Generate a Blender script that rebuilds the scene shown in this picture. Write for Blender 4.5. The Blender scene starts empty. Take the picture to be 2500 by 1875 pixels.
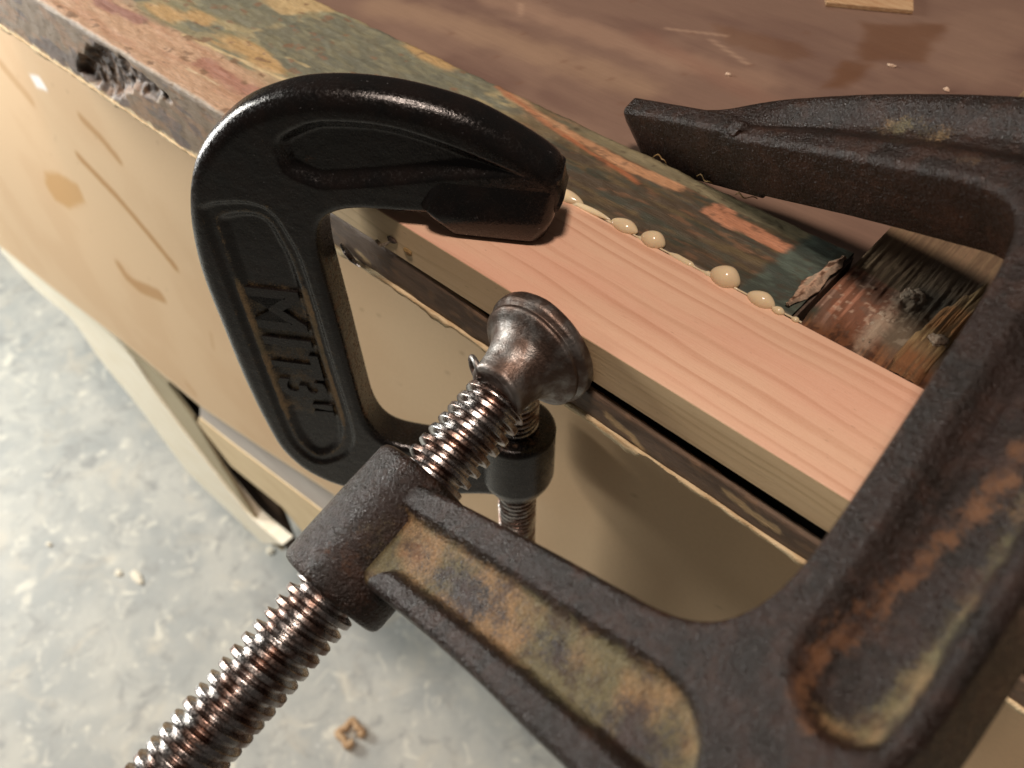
import bpy, bmesh, math, random
import numpy as np
from mathutils import Matrix, Vector

D = {'F': [-91.36, 0.0, -10.73], 'C2A': [-0.00958, 0.95778, 0.28733], 'C2B': [0.91467, -0.10773, 0.38958], 'C2N': [-0.40409, -0.26655, 0.87502], 'CAM': [0.0, -111.9, 139.0], 'ROT': [[0.737527, 0.675304, -0.004255], [0.505365, -0.556088, -0.659827], [-0.447951, 0.48449, -0.751405]], 'A0': [-121.35, 22.0, 0.0], 'c1_outer': [[-12.9, 20.0], [-10.3, 30.4], [-5.6, 33.6], [2.4, 37.6], [10.2, 41.0], [19.9, 43.6], [31.7, 44.4], [33.7, 45.2], [46.4, 44.1], [57.3, 41.0], [65.7, 36.2], [74.3, 30.0], [82.0, 22.2], [87.7, 15.6], [91.8, 7.3], [94.4, -1.3], [96.5, -11.6], [98.0, -24.5], [97.2, -30.3], [96.9, -52.1], [96.5, -77.0], [94.7, -102.2], [91.0, -118.2], [88.6, -126.1], [75.3, -137.0]], 'c1_innerfront': [[54.3, -1.6], [55.3, -25.6], [54.5, -46.7], [54.5, -70.9], [54.8, -94.0]], 'c1_innerback': [[57.1, -10.6], [56.8, -24.6], [55.9, -45.5], [54.7, -69.2], [52.8, -91.3], [49.9, -99.4], [43.7, -102.8], [34.1, -101.3]], 'c1_jawunder': [[47.5, 2.6], [34.6, 5.2], [31.0, 3.5], [23.2, 4.4], [16.6, 0.6], [-3.8, 4.0], [-8.2, 7.7], [-12.3, 14.9]], 'c1_pad': [[22.5, 12.0], [9.1, 17.6], [-10.7, 20.7], [-7.6, 14.9], [16.5, 8.4]], 'c1_jawpocket': [[58.7, 26.0], [52.5, 30.6], [45.9, 32.2], [33.2, 32.9], [21.0, 30.6], [8.7, 28.1], [-3.8, 21.3], [0.3, 20.2], [16.1, 16.7], [31.6, 13.1], [49.9, 9.8], [55.2, 10.5], [61.5, 13.3], [62.5, 20.8]], 'c1_spinepocket': [[88.7, 0.6], [83.2, 2.3], [73.3, 3.5], [66.8, 0.3], [64.0, -9.2], [62.5, -10.8], [60.8, -33.3], [60.0, -59.4], [57.9, -94.6], [61.3, -107.5], [78.8, -121.1], [86.3, -108.7], [87.9, -81.7], [88.9, -52.3], [89.8, -27.3], [90.1, -5.4]], 'c1_boss': [[12.4, -109.8], [-14.0, -82.3], [-15.3, -119.6], [12.9, -126.5], [23.5, -129.1]], 'c1_text': [[86.3, -30.1], [89.7, -49.4], [67.0, -45.8], [65.9, -27.1], [85.0, -90.6], [62.8, -86.2]], 'beads': [[-120.3, 42.0], [-109.1, 41.8], [-97.6, 40.2], [-88.9, 40.3], [-66.4, 40.7], [-55.0, 39.3], [-50.1, 38.1], [-45.2, 38.3]], 'hole': [[-320.3, -3.7], [-295.4, 2.4], [-270.5, -2.8], [-285.9, -12.3], [-307.0, -20.0], [-325.9, -27.0], [-333.2, -21.9]], 'plank_marks': {'creamline': [[-277.0, 22.4], [-232.8, 27.0]], 'mauve': [[-328.0, 14.1], [-312.0, 16.9]], 'crimson': [[-253.8, 13.6], [-234.2, 13.1]], 'yellow1': [[-312.4, 25.7], [-297.7, 25.3]], 'yellow2': [[-276.1, 25.2], [-233.9, 27.8]], 'teal1': [[-298.0, 43.4], [-265.5, 49.8]], 'tealpatch': [[-263.2, 39.0], [-254.9, 68.2], [-228.8, 61.6], [-215.4, 50.1], [-236.2, 31.3]], 'beige': [[-276.4, 58.0], [-260.4, 74.8]], 'greens': [[-213.6, 71.3], [-194.6, 68.8]], 'orange_edge': [[-198.7, 72.8], [-159.8, 71.6]], 'salmon1': [[-139.6, 63.9], [-116.4, 58.6], [-98.2, 61.5]], 'salmon2': [[-82.4, 60.5], [-68.5, 58.8], [-55.5, 59.4]], 'olive': [[-122.0, 67.8], [-108.7, 68.3], [-50.8, 70.3]], 'tealr': [[-55.5, 59.4], [-49.2, 69.5], [-53.0, 42.8]], 'crack': [[-48.4, 70.2], [-48.4, 55.1], [-48.5, 44.9]], 'dark': [[-127.9, 53.8], [-79.6, 46.5]]}, 'rail_marks': {'pink': [[-45.3, 66.4], [-31.1, 64.6], [-39.6, 49.0], [-44.0, 43.0]], 'white1': [[-28.9, 66.7], [-30.2, 60.4], [-31.1, 49.1], [-30.6, 43.9]], 'white2': [[-16.5, 55.0]], 'yellow': [[-21.2, 89.4], [-18.2, 88.9], [-20.1, 70.6], [-19.9, 53.7], [-20.1, 42.3]], 'brown': [[-40.5, 40.5], [-20.1, 41.1]], 'teal': [[-43.7, 43.3]], 'dark': [[-24.9, 74.4], [-23.8, 55.7]]}, 'panel_marks': {'chip': [[-132.6, 217.4], [-103.0, 235.1], [-140.9, 235.6], [-110.2, 252.7]], 'T1': [[-113.3, 215.5], [-89.5, 236.8], [-82.2, 201.8], [-100.7, 187.2]], 'T2': [[-105.2, 183.2], [-95.9, 187.4], [-95.0, 166.6], [-101.4, 160.8]], 'T3': [[-157.4, 175.8], [-122.7, 184.4], [-114.5, 178.9], [-120.8, 169.1], [-143.4, 165.7]], 'specks': [[-131.0, 145.8], [-68.5, 187.9], [-90.3, 191.2], [-177.0, 94.5], [-233.6, 119.2], [-159.0, 90.4], [-175.0, 119.0]], 'light': [[-259.4, 108.5], [-231.6, 109.1], [-196.7, 113.4]], 'lightend': [[-233.3, 137.0], [-177.7, 139.3]]}, 'apron': {'edge': [[-969.4, -483.5], [-817.2, -458.4], [-651.3, -426.5], [-509.5, -410.4], [-409.7, -380.1], [-323.7, -351.0], [-123.5, -289.5], [-24.5, -258.1]], 'blob': [[-624.5, -221.6], [-591.9, -207.4], [-557.5, -201.9], [-558.9, -218.4], [-608.4, -249.3], [-635.4, -254.0], [-640.6, -241.0]], 'line1': [[-526.7, -166.4], [-486.8, -179.4], [-460.7, -193.5], [-437.2, -208.6]], 'line2': [[-489.8, -123.3], [-471.6, -128.4], [-457.4, -137.3]], 'arc': [[-549.8, -273.8], [-546.7, -281.5], [-531.7, -282.2], [-487.8, -265.7]], 's0': [[-599.9, -126.7], [-588.7, -133.1], [-572.9, -141.8]], 'white': [[-550.2, -116.5], [-532.1, -111.4], [-527.1, -120.3], [-547.3, -125.1]], 's5': [[-519.8, -385.8], [-510.7, -392.1]], 's6': [[-421.3, -259.6], [-428.1, -278.5]]}, 'under': {'white_out': [[-1062.3, -548.4], [-987.8, -566.4], [-887.9, -551.3], [-865.3, -562.8], [-842.0, -605.9], [-791.1, -634.7], [-753.9, -673.5], [-714.9, -713.3], [-656.7, -713.0], [-611.5, -708.8], [-551.8, -703.6]], 'white_in': [[-983.4, -472.2], [-896.8, -489.2], [-807.7, -485.0], [-711.8, -485.5], [-684.0, -524.7], [-661.2, -554.9], [-634.8, -583.2], [-606.3, -609.2], [-577.7, -632.5], [-546.5, -646.8], [-488.6, -635.1]], 'taupe': [[-742.9, -487.7], [-627.6, -480.5], [-598.3, -511.4], [-576.2, -580.3], [-541.4, -653.9], [-502.4, -667.0], [-594.6, -721.6], [-679.6, -632.8], [-723.9, -561.2], [-776.7, -547.4]], 'strip_top': [[-529.0, -425.8], [-470.8, -397.9], [-380.9, -365.3], [-298.0, -340.0]], 'strip_mid': [[-546.3, -459.5], [-494.3, -449.8], [-402.3, -427.6], [-313.4, -406.2]], 'strip_bot': [[-557.9, -476.7], [-517.5, -510.2], [-430.4, -491.9], [-344.4, -540.0]]}, 'chipfloor': [[-434.0, 13.5], [-415.5, 30.4], [-397.2, 11.1], [-411.3, -1.8]], 'scraps': [[-837.9, -56.3], [-865.2, -71.8], [-724.3, 109.5], [-992.5, -119.9]], 'staple': [[-175.1, -26.1], [-168.7, -25.5]], 'knot': [[-141.7, -5.9], [-145.0, -11.4]], 'floorfar': [[-1646.2, 106.4], [-723.4, -325.3], [-226.6, 128.4]]}

S = 0.0008            # one drawing unit in metres
sc = bpy.context.scene
col = sc.collection
rng = np.random.default_rng(7)

# ------------------------------------------------------------------ camera
R = np.array(D['ROT'])
cd = bpy.data.cameras.new('camera'); cam = bpy.data.objects.new('camera', cd); col.objects.link(cam)
M = Matrix.Identity(4)
for i in range(3):
    M[i][0] = R[0][i]; M[i][1] = -R[1][i]; M[i][2] = -R[2][i]; M[i][3] = D['CAM'][i]*S
cam.matrix_world = M
cd.sensor_width = 36; cd.lens = 28.8; cd.clip_start = 0.005; cd.clip_end = 50
cd.dof.use_dof = True; cd.dof.focus_distance = 220*S; cd.dof.aperture_fstop = 20.0
sc.camera = cam

# ------------------------------------------------------------------ light
w = bpy.data.worlds.new('World'); sc.world = w; w.use_nodes = True
bg = w.node_tree.nodes['Background']; bg.inputs[0].default_value = (0.62, 0.52, 0.46, 1); bg.inputs[1].default_value = 0.085
def lamp(name, loc, target, size, watts, color):
    l = bpy.data.lights.new(name, 'AREA'); l.shape = 'DISK'; l.size = size; l.energy = watts; l.color = color
    o = bpy.data.objects.new(name, l); col.objects.link(o); o.location = loc
    o.rotation_euler = (Vector(target)-Vector(loc)).to_track_quat('-Z', 'Y').to_euler(); return o
lamp('shop_lamp', (-0.66, -0.13, 0.17), (-0.3, 0, -0.1), 0.12, 2.6, (1.0, 0.96, 0.89))
lamp('ceiling_lamp', (0.0, -0.26, 1.40), (-0.1, 0, 0), 0.26, 15.8, (1.0, 0.80, 0.68))
lamp('floor_lamp', (-1.5, -0.36, -0.08), (-0.6, -0.1, -0.5), 0.4, 15, (1.0, 0.99, 0.95))
sc.view_settings.view_transform = 'Standard'; sc.view_settings.look = 'None'
sc.view_settings.exposure = 0.0; sc.view_settings.gamma = 1.0

# ------------------------------------------------------------------ helpers
def lin(r, g, b):
    c = np.array([r, g, b], float)/255
    return np.where(c <= .04045, c/12.92, ((c+.055)/1.055)**2.4)
def _h(i, j, k, seed):
    n = (i*374761393 + j*668265263 + k*2147483647 + seed*1274126177) & 0xffffffff
    n = ((n ^ (n >> 13))*1274126177) & 0xffffffff
    n = ((n ^ (n >> 16))*2246822519) & 0xffffffff
    return ((n ^ (n >> 15)) & 0xffff)/65535.0
def vn(x, y, z=0.0, seed=0):
    x, y, z = np.broadcast_arrays(np.asarray(x, float), np.asarray(y, float), np.asarray(z, float))
    xi = np.floor(x).astype(np.int64); yi = np.floor(y).astype(np.int64); zi = np.floor(z).astype(np.int64)
    fx = x-xi; fy = y-yi; fz = z-zi
    fx = fx*fx*(3-2*fx); fy = fy*fy*(3-2*fy); fz = fz*fz*(3-2*fz)
    def L(a, b, t): return a+(b-a)*t
    c = [[[_h(xi+a, yi+b, zi+d, seed) for d in (0, 1)] for b in (0, 1)] for a in (0, 1)]
    return L(L(L(c[0][0][0], c[0][0][1], fz), L(c[0][1][0], c[0][1][1], fz), fy),
             L(L(c[1][0][0], c[1][0][1], fz), L(c[1][1][0], c[1][1][1], fz), fy), fx)
def fbm(x, y, z=0.0, o=4, seed=0, g=.5):
    s = 0; a = 1; t = 0
    for i in range(o):
        s = s+a*vn(x*2**i, y*2**i, np.asarray(z)*2**i, seed+i*17); t += a; a *= g
    return s/t
def ss(a, b, x):
    t = np.clip((x-a)/(b-a), 0, 1); return t*t*(3-2*t)
def segd(x, y, pts):
    d = np.full(np.shape(x), 1e9)
    for (x0, y0), (x1, y1) in zip(pts[:-1], pts[1:]):
        dx, dy = x1-x0, y1-y0; t = np.clip(((x-x0)*dx+(y-y0)*dy)/(dx*dx+dy*dy+1e-9), 0, 1)
        d = np.minimum(d, np.hypot(x-x0-t*dx, y-y0-t*dy))
    return d
def polysd(x, y, P):          # signed distance, positive inside
    P = [tuple(p) for p in P]; d = segd(x, y, P+[P[0]]); ins = np.zeros(np.shape(x), bool)
    for (x0, y0), (x1, y1) in zip(P, P[1:]+P[:1]):
        c = ((y0 > y) != (y1 > y)) & (x < (x1-x0)*(y-y0)/((y1-y0) if y1 != y0 else 1e-9)+x0); ins ^= c
    return np.where(ins, d, -d)
def catmull(P, n):            # n samples along a smooth curve through P, keys evenly parametrised
    P = np.array(P, float); P = np.vstack([2*P[0]-P[1], P, 2*P[-1]-P[-2]]); m = len(P)-3
    u = np.linspace(0, m-1e-6, n); i = u.astype(int); t = (u-i)[:, None]
    a, b, c, d = P[i], P[i+1], P[i+2], P[i+3]
    return .5*((2*b)+(-a+c)*t+(2*a-5*b+4*c-d)*t*t+(-a+3*b-3*c+d)*t**3)

def smooth_poly(P, k=6):
    P = [tuple(p) for p in P]; n = len(P)
    return [tuple(q) for q in catmull(P[-2:]+P+P[:3], (n+4)*k+1)[2*k:(n+2)*k]]
def mesh_np(name, V, F, mat, parent=None, colr=None, attrs=None, smooth=True, mats=None, mi=None):
    V = np.asarray(V, float)*S; me = bpy.data.meshes.new(name)
    if isinstance(F, np.ndarray):
        F = F.astype(np.int32); nf = len(F); k = F.shape[1]
        me.vertices.add(len(V)); me.vertices.foreach_set('co', V.ravel().astype(np.float32))
        me.loops.add(nf*k); me.loops.foreach_set('vertex_index', F.ravel())
        me.polygons.add(nf); me.polygons.foreach_set('loop_start', np.arange(nf, dtype=np.int32)*k)
        me.update(calc_edges=True)
    else:
        me.from_pydata(V.tolist(), [], F)
    if colr is not None:
        a = me.color_attributes.new('col', 'FLOAT_COLOR', 'POINT')
        a.data.foreach_set('color', np.c_[colr, np.ones(len(colr))].astype(np.float32).ravel())
    for k, v in (attrs or {}).items():
        a = me.attributes.new(k, 'FLOAT', 'POINT'); a.data.foreach_set('value', np.asarray(v, np.float32).ravel())
    for mm in (mats or [mat]): me.materials.append(mm)
    if mi is not None: me.polygons.foreach_set('material_index', np.asarray(mi, np.int32))
    me.polygons.foreach_set('use_smooth', np.full(len(me.polygons), smooth))
    me.validate(); me.update()
    o = bpy.data.objects.new(name, me); col.objects.link(o)
    if parent is not None: o.parent = parent
    return o
def gridfaces(nu, nv, cu=False, cv=False):
    i = np.arange(nu if cu else nu-1); j = np.arange(nv if cv else nv-1); I, J = np.meshgrid(i, j, indexing='ij')
    I2 = (I+1) % nu; J2 = (J+1) % nv
    return np.stack([I*nv+J, I2*nv+J, I2*nv+J2, I*nv+J2], -1).reshape(-1, 4)
def empty(name, loc=(0, 0, 0), mat4=None):
    o = bpy.data.objects.new(name, None); col.objects.link(o); o.empty_display_size = .02
    if mat4 is not None: o.matrix_world = mat4
    else: o.location = Vector(loc)*S
    return o
def tag(o, label, cat, group=None):
    o['label'] = label; o['category'] = cat
    if group: o['group'] = group
    return o
def setting(o, kind='structure'):
    o['kind'] = kind; return o
def lathe(name, prof, mat, parent, n=64, axis='z', wob=0, attrs=None, seed=1):
    prof = np.array(prof, float); th = np.linspace(0, 2*np.pi, n, endpoint=False)
    A, Rr = prof[:, 0], prof[:, 1]
    T, Z = np.meshgrid(th, A, indexing='ij'); RR = np.tile(Rr, (n, 1))
    if wob: RR = RR + (wob*(fbm(np.cos(T)*1.5+9, np.sin(T)*1.5+9, Z/6, seed=seed)-.5)*2)*(RR > .1)
    X = RR*np.cos(T); Y = RR*np.sin(T)
    V = {'z': np.stack([X, Y, Z], -1), 'y': np.stack([Y, Z, X], -1)}[axis].reshape(-1, 3)
    return mesh_np(name, V, gridfaces(n, len(prof), cu=True), mat, parent)
def densify(prof, step=.6):
    out = []
    for p, q in zip(prof[:-1], prof[1:]):
        k = max(1, int(math.hypot(q[0]-p[0], q[1]-p[1])/step))
        out += [(p[0]+(q[0]-p[0])*i/k, p[1]+(q[1]-p[1])*i/k) for i in range(k)]
    return out+[prof[-1]]
def box(name, x0, x1, y0, y1, z0, z1, mat, parent=None, bev=.4):
    bm = bmesh.new(); bmesh.ops.create_cube(bm, size=1)
    for v in bm.verts: v.co = Vector(((x0+x1)/2+v.co.x*(x1-x0), (y0+y1)/2+v.co.y*(y1-y0), (z0+z1)/2+v.co.z*(z1-z0)))*S
    if bev: bmesh.ops.bevel(bm, geom=bm.edges[:], offset=bev*S, segments=3, affect='EDGES', profile=.5)
    me = bpy.data.meshes.new(name); bm.to_mesh(me); bm.free(); me.materials.append(mat)
    o = bpy.data.objects.new(name, me); col.objects.link(o)
    if parent is not None: o.parent = parent
    return o
def prism_y(name, pts, y0, y1, mat, parent=None, bev=0):     # outline in x,z with thickness in y
    n = len(pts); V = [(x, y0, z) for x, z in pts]+[(x, y1, z) for x, z in pts]
    F = [list(range(n)), list(range(2*n-1, n-1, -1))]+[[i, i+n, (i+1) % n+n, (i+1) % n] for i in range(n)]
    o = mesh_np(name, V, F, mat, parent, smooth=False)
    bm = bmesh.new(); bm.from_mesh(o.data); bmesh.ops.recalc_face_normals(bm, faces=bm.faces[:]); bm.to_mesh(o.data); bm.free()
    return o

# ------------------------------------------------------------------ materials
class NT:
    def __init__(s, name, rough=.6, metal=0, spec=.5):
        s.m = bpy.data.materials.new(name); s.m.use_nodes = True; s.t = s.m.node_tree; s.b = s.t.nodes['Principled BSDF']
        s.b.inputs['Roughness'].default_value = rough; s.b.inputs['Metallic'].default_value = metal
        s.b.inputs['Specular IOR Level'].default_value = spec
        tc = s.n('ShaderNodeTexCoord'); vm = s.n('ShaderNodeVectorMath'); vm.operation = 'SCALE'
        s.l(tc.outputs['Object'], vm.inputs[0]); vm.inputs['Scale'].default_value = 1/S; s.P = vm.outputs[0]
    def n(s, t): return s.t.nodes.new(t)
    def l(s, a, b): s.t.links.new(a, b)
    def noise(s, scale=(1, 1, 1), detail=4, rough=.55, dist=0, off=(0, 0, 0), vec=None):
        mp = s.n('ShaderNodeMapping'); s.l(vec or s.P, mp.inputs[0]); mp.inputs['Scale'].default_value = scale; mp.inputs['Location'].default_value = off
        nz = s.n('ShaderNodeTexNoise'); s.l(mp.outputs[0], nz.inputs['Vector']); nz.inputs['Scale'].default_value = 1
        nz.inputs['Detail'].default_value = detail; nz.inputs['Roughness'].default_value = rough; nz.inputs['Distortion'].default_value = dist
        return nz.outputs[0]
    def voro(s, scale, feature='F1'):
        mp = s.n('ShaderNodeMapping'); s.l(s.P, mp.inputs[0]); mp.inputs['Scale'].default_value = scale
        v = s.n('ShaderNodeTexVoronoi'); s.l(mp.outputs[0], v.inputs['Vector']); v.inputs['Scale'].default_value = 1; v.feature = feature
        return v.outputs['Distance']
    def ramp(s, f, stops):
        r = s.n('ShaderNodeValToRGB'); e = r.color_ramp.elements
        while len(e) < len(stops): e.new(.5)
        for el, (p, c) in zip(e, stops): el.position = p; el.color = (*c, 1) if len(c) == 3 else c
        s.l(f, r.inputs[0]); return r.outputs[0]
    def rng(s, f, a, b, c=0, d=1, smooth=True):
        r = s.n('ShaderNodeMapRange'); s.l(f, r.inputs[0])
        for i, v in zip((1, 2, 3, 4), (a, b, c, d)): r.inputs[i].default_value = v
        if smooth: r.interpolation_type = 'SMOOTHSTEP'
        return r.outputs[0]
    def math(s, op, a, b=0.0):
        m = s.n('ShaderNodeMath'); m.operation = op
        for i, v in enumerate((a, b)):
            if isinstance(v, (int, float)): m.inputs[i].default_value = v
            else: s.l(v, m.inputs[i])
        return m.outputs[0]
    def mix(s, f, a, b, mode='MIX'):
        m = s.n('ShaderNodeMix'); m.data_type = 'RGBA'; m.blend_type = mode
        if isinstance(f, (int, float)): m.inputs[0].default_value = f
        else: s.l(f, m.inputs[0])
        for i, v in ((6, a), (7, b)):
            if isinstance(v, (tuple, list, np.ndarray)): m.inputs[i].default_value = (*[float(q) for q in v[:3]], 1)
            else: s.l(v, m.inputs[i])
        return m.outputs[2]
    def attr(s, name):
        a = s.n('ShaderNodeAttribute'); a.attribute_name = name; return a.outputs['Color'] if name == 'col' else a.outputs['Fac']
    def base(s, c):
        if isinstance(c, (tuple, list, np.ndarray)): s.b.inputs['Base Color'].default_value = (*[float(q) for q in c[:3]], 1)
        else: s.l(c, s.b.inputs['Base Color'])
    def rough(s, f): s.l(f, s.b.inputs['Roughness'])
    def bump(s, h, dist=.3, strength=1.0):
        b = s.n('ShaderNodeBump'); s.l(h, b.inputs['Height']); b.inputs['Distance'].default_value = dist*S; b.inputs['Strength'].default_value = strength
        if s.b.inputs['Normal'].links: s.l(s.b.inputs['Normal'].links[0].from_socket, b.inputs['Normal'])
        s.l(b.outputs[0], s.b.inputs['Normal'])

def m_cast(name, c0, c1, rough, bumpd, dirtc=None, rustc=(.17, .082, .038), spec=.6):
    m = NT(name, rough, 0, spec)
    big = m.noise((.12,)*3, 5, .6); fine = m.noise((1.1,)*3, 5, .65); med = m.noise((.30,)*3, 5, .65, 0, (9, 3, 5)); grit = m.noise((2.6,)*3, 3, .7, 0, (2, 9, 4))
    c = m.mix(m.rng(big, .35, .68), c0, c1)
    dirt = m.attr('dirt')
    # dirt sits in patches: placed by the attribute, broken up by noise
    k = m.math('ADD', m.math('MULTIPLY', dirt, 1.05), m.math('MULTIPLY', m.math('SUBTRACT', med, .5), 1.3))
    k = m.math('ADD', k, m.math('MULTIPLY', m.math('SUBTRACT', grit, .5), 1.7))
    f = m.rng(k, .38, .92)
    if dirtc is None: dirtc = (lin(158, 126, 88), lin(116, 108, 78))
    dc = m.mix(m.rng(m.noise((.09,)*3, 3, .5, 0, (4, 1, 8)), .4, .62), dirtc[0], dirtc[1])
    dc = m.mix(m.rng(m.noise((2.2,)*3, 4, .6), .3, .75, .0, .75), dc, tuple(q*.35 for q in dirtc[1]))
    c = m.mix(f, c, dc)
    ru = m.attr('rust'); k2 = m.math('ADD', m.math('ADD', ru, m.math('MULTIPLY', m.math('SUBTRACT', fine, .5), 1.0)), m.math('MULTIPLY', m.math('SUBTRACT', med, .5), 1.6))
    f2 = m.rng(k2, .40, .95, 0, .85); c = m.mix(f2, c, rustc)
    c = m.mix(m.rng(m.noise((.8,)*3, 3, .7, 0, (31, 7, 2)), .68, .74, 0, .8), c, (.13, .13, .135))
    m.base(c)
    m.rough(m.math('ADD', m.rng(fine, .3, .7, rough-.12, rough+.16), m.math('MULTIPLY', m.math('MAXIMUM', f, f2), .4)))
    m.bump(m.noise((.45,)*3, 3, .5), bumpd*.5); m.bump(m.noise((1.5,)*3, 3, .6, 0, (3, 3, 3)), bumpd*1.0)
    if spec < .45: m.base(m.mix(m.rng(m.noise((.16,)*3, 5, .7, 0, (6, 2, 9)), .48, .66, 0, .8), c, (.040, .020, .013)))
    return m.m
iron = m_cast('aged_cast_iron', (.020, .011, .008), (.010, .007, .005), .30, .60, spec=.40)
black = m_cast('black_clamp_paint', (.006, .006, .006), (.011, .008, .007), .20, .10, (lin(150, 126, 90), lin(124, 112, 84)), spec=.46)
def m_steel(name, tint, brown, rough=.28, metal=1.0, browna=(.36, .62)):
    m = NT(name, rough, metal)
    f = m.rng(m.noise((.16, .16, .2), 3, .5), *browna)
    c = m.mix(f, tint, brown); c = m.mix(m.rng(m.noise((1.3,)*3, 4, .7, 0, (8, 8, 1)), (.68 if metal > .95 else .62), .76, 0, .6), c, (.05, .04, .035))
    m.base(c); m.rough(m.math('ADD', m.rng(m.noise((1.5,)*3, 4, .6), .3, .7, rough-.09, rough+.14), m.math('MULTIPLY', f, .08)))
    m.bump(m.noise((2.0,)*3, 3, .6), .05 if metal > .95 else .11)
    return m.m
steel = m_steel('worn_screw_steel', (.52, .51, .50), (.20, .135, .11), .20)
padst = m_steel('swivel_pad_steel', (.30, .29, .275), (.12, .085, .068), .36, .85, (.30, .60))
def m_pine(name, a, b, line, side=False):
    m = NT(name, .55, 0, .35)
    w1 = m.noise((.012, .05, .05), 2, .5)
    sep = m.n('ShaderNodeSeparateXYZ'); m.l(m.P, sep.inputs[0])
    yy = m.math('ADD', m.math('ADD', sep.outputs[2 if side else 1], m.math('MULTIPLY', sep.outputs[0], .022)), m.math('MULTIPLY', w1, 10.0))
    comb = m.n('ShaderNodeCombineXYZ'); m.l(m.math('MULTIPLY', yy, .16), comb.inputs[0]); wv = m.noise((1, 1, 1), 1, .5, vec=comb.outputs[0])
    v = m.math('FRACT', m.math('ADD', m.math('MULTIPLY', yy, .21 if not side else .30), m.math('MULTIPLY', wv, 1.6)))
    ln = m.math('MULTIPLY', m.rng(v, .45, .93), m.rng(v, .93, 1.0, 1, 0)); amp = m.rng(m.noise((.01, .22, .22), 2, .5, 0, (3, 7, 1)), .35, .65, .06, .44)
    c = m.mix(m.rng(m.noise((.02, .1, .1), 3, .5), .35, .65), a, b)
    c = m.mix(m.math('MULTIPLY', ln, amp), c, line)
    c = m.mix(m.rng(m.noise((.16, 3.2, 3.2), 3, .6), .35, .75, 0, .10), c, line)
    c = m.mix(m.rng(m.noise((.35, 2.2, 2.2), 2, .5, 0, (5, 2, 2)), .70, .78, 0, .45), c, tuple(q*.45 for q in line))
    c = m.mix(m.rng(m.noise((3., 3., 3.), 3, .6), .3, .7, 0, .10), c, (.9, .75, .62))
    m.base(c); m.bump(m.noise((.15, 2.6, 2.6), 4, .6), .10); m.bump(m.noise((3.5,)*3, 2, .6), .07)
    m.rough(m.rng(m.noise((.2, 2, 2), 3, .6), .3, .7, .45, .68))
    return m.m
pine_top = m_pine('fresh_pine_warm_lit', lin(230, 182, 154), lin(230, 190, 160), lin(180, 118, 84))  # top face: warm light put into the pine colour
pine_side = m_pine('fresh_pine_cool_lit', lin(212, 184, 142), lin(220, 194, 152), lin(166, 136, 90), True)  # side faces of the same pine: cooler light put into the colour
def m_painted(name, rough=.6, bumpd=.25, fine=.35, grain=(.25, 2.4, 2.4)):
    m = NT(name, rough, 0, .4)
    c = m.attr('col'); g = m.noise(grain, 4, .65); s2 = m.noise((2.4,)*3, 4, .7)
    c = m.mix(m.rng(g, .3, .72, 0, fine), c, (.05, .04, .03), 'MIX'); c = m.mix(m.rng(s2, .25, .75, .0, fine*.8), c, (1, .93, .8), 'OVERLAY')
    m.base(c); m.bump(g, bumpd); m.bump(s2, bumpd*.5); m.rough(m.rng(s2, .3, .7, rough-.12, rough+.12)); return m.m
paint = m_painted('old_flaking_paint')
railm = m_painted('weathered_rail_wood', .8, .30, .22, (3.0, .22, 3.0))
panelm = m_painted('faded_panel_paint', .55, .10, .10, (.05, .8, .8))
apronm = m_painted('tan_fibreboard', .7, .05, .05, (.5, .5, .5))
def m_plain(name, c, c2=None, rough=.7, b=.15, sc_=(.5,)*3, spec=.4):
    m = NT(name, rough, 0, spec); c2 = c2 if c2 is not None else tuple(q*.8 for q in c)
    m.base(m.mix(m.rng(m.noise(sc_, 5, .6), .35, .68), c, c2)); m.bump(m.noise((1.8,)*3, 4, .6), b); return m.m
dark_wood = m_plain('dark_old_wood_edge', lin(104, 88, 76), lin(82, 68, 58), .7, .5, (.06, .6, .6))
gap_shade = m_plain('gap_shade_black', (.010, .008, .007), None, .9, .2)  # near-black: the shade inside gaps is put into the colour
torn = m_plain('torn_pale_fibre', lin(232, 212, 172), lin(196, 168, 126), .85, .35, (.12, .6, .6))
ply = m_plain('pale_plywood', lin(226, 205, 165), lin(212, 188, 146), .7, .1, (.02, .02, .2))
plyw = m_plain('whitened_plywood_edge', lin(250, 244, 224), lin(240, 230, 204), .7, .1, (.02, .02, .2))
taupe = m_plain('taupe_plywood_face', lin(176, 164, 134), lin(160, 146, 118), .75, .1, (.01, .01, .01))
greyb = m_plain('grey_painted_board', lin(196, 188, 178), lin(182, 172, 162), .7, .1, (.01, .01, .05))
brownd = m_plain('gap_shade_brown', lin(74, 54, 38), lin(60, 44, 30), .9)  # dark brown that stands for shade in the gaps under the apron
chipm = m_plain('orange_wood_chip', lin(206, 176, 136), lin(186, 146, 108), .6, .4, (.1, .9, .9))
crust = m_plain('crusted_white_filler', lin(186, 172, 152), lin(140, 118, 98), .9, .8, (.9,)*3)
speck = m_plain('pale_crumb', lin(222, 200, 176), lin(200, 170, 146), .7, .3)
fib = m_plain('dry_wood_fibre', lin(150, 124, 78), lin(112, 86, 54), .8, .2)
gm = NT('wet_wood_glue', .16, 0, .5); gm.base(lin(226, 206, 170)); gm.b.inputs['Subsurface Weight'].default_value = .25
gm.b.inputs['Subsurface Radius'].default_value = (.003, .002, .001); gm.b.inputs['Subsurface Scale'].default_value = 1; glue = gm.m

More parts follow.
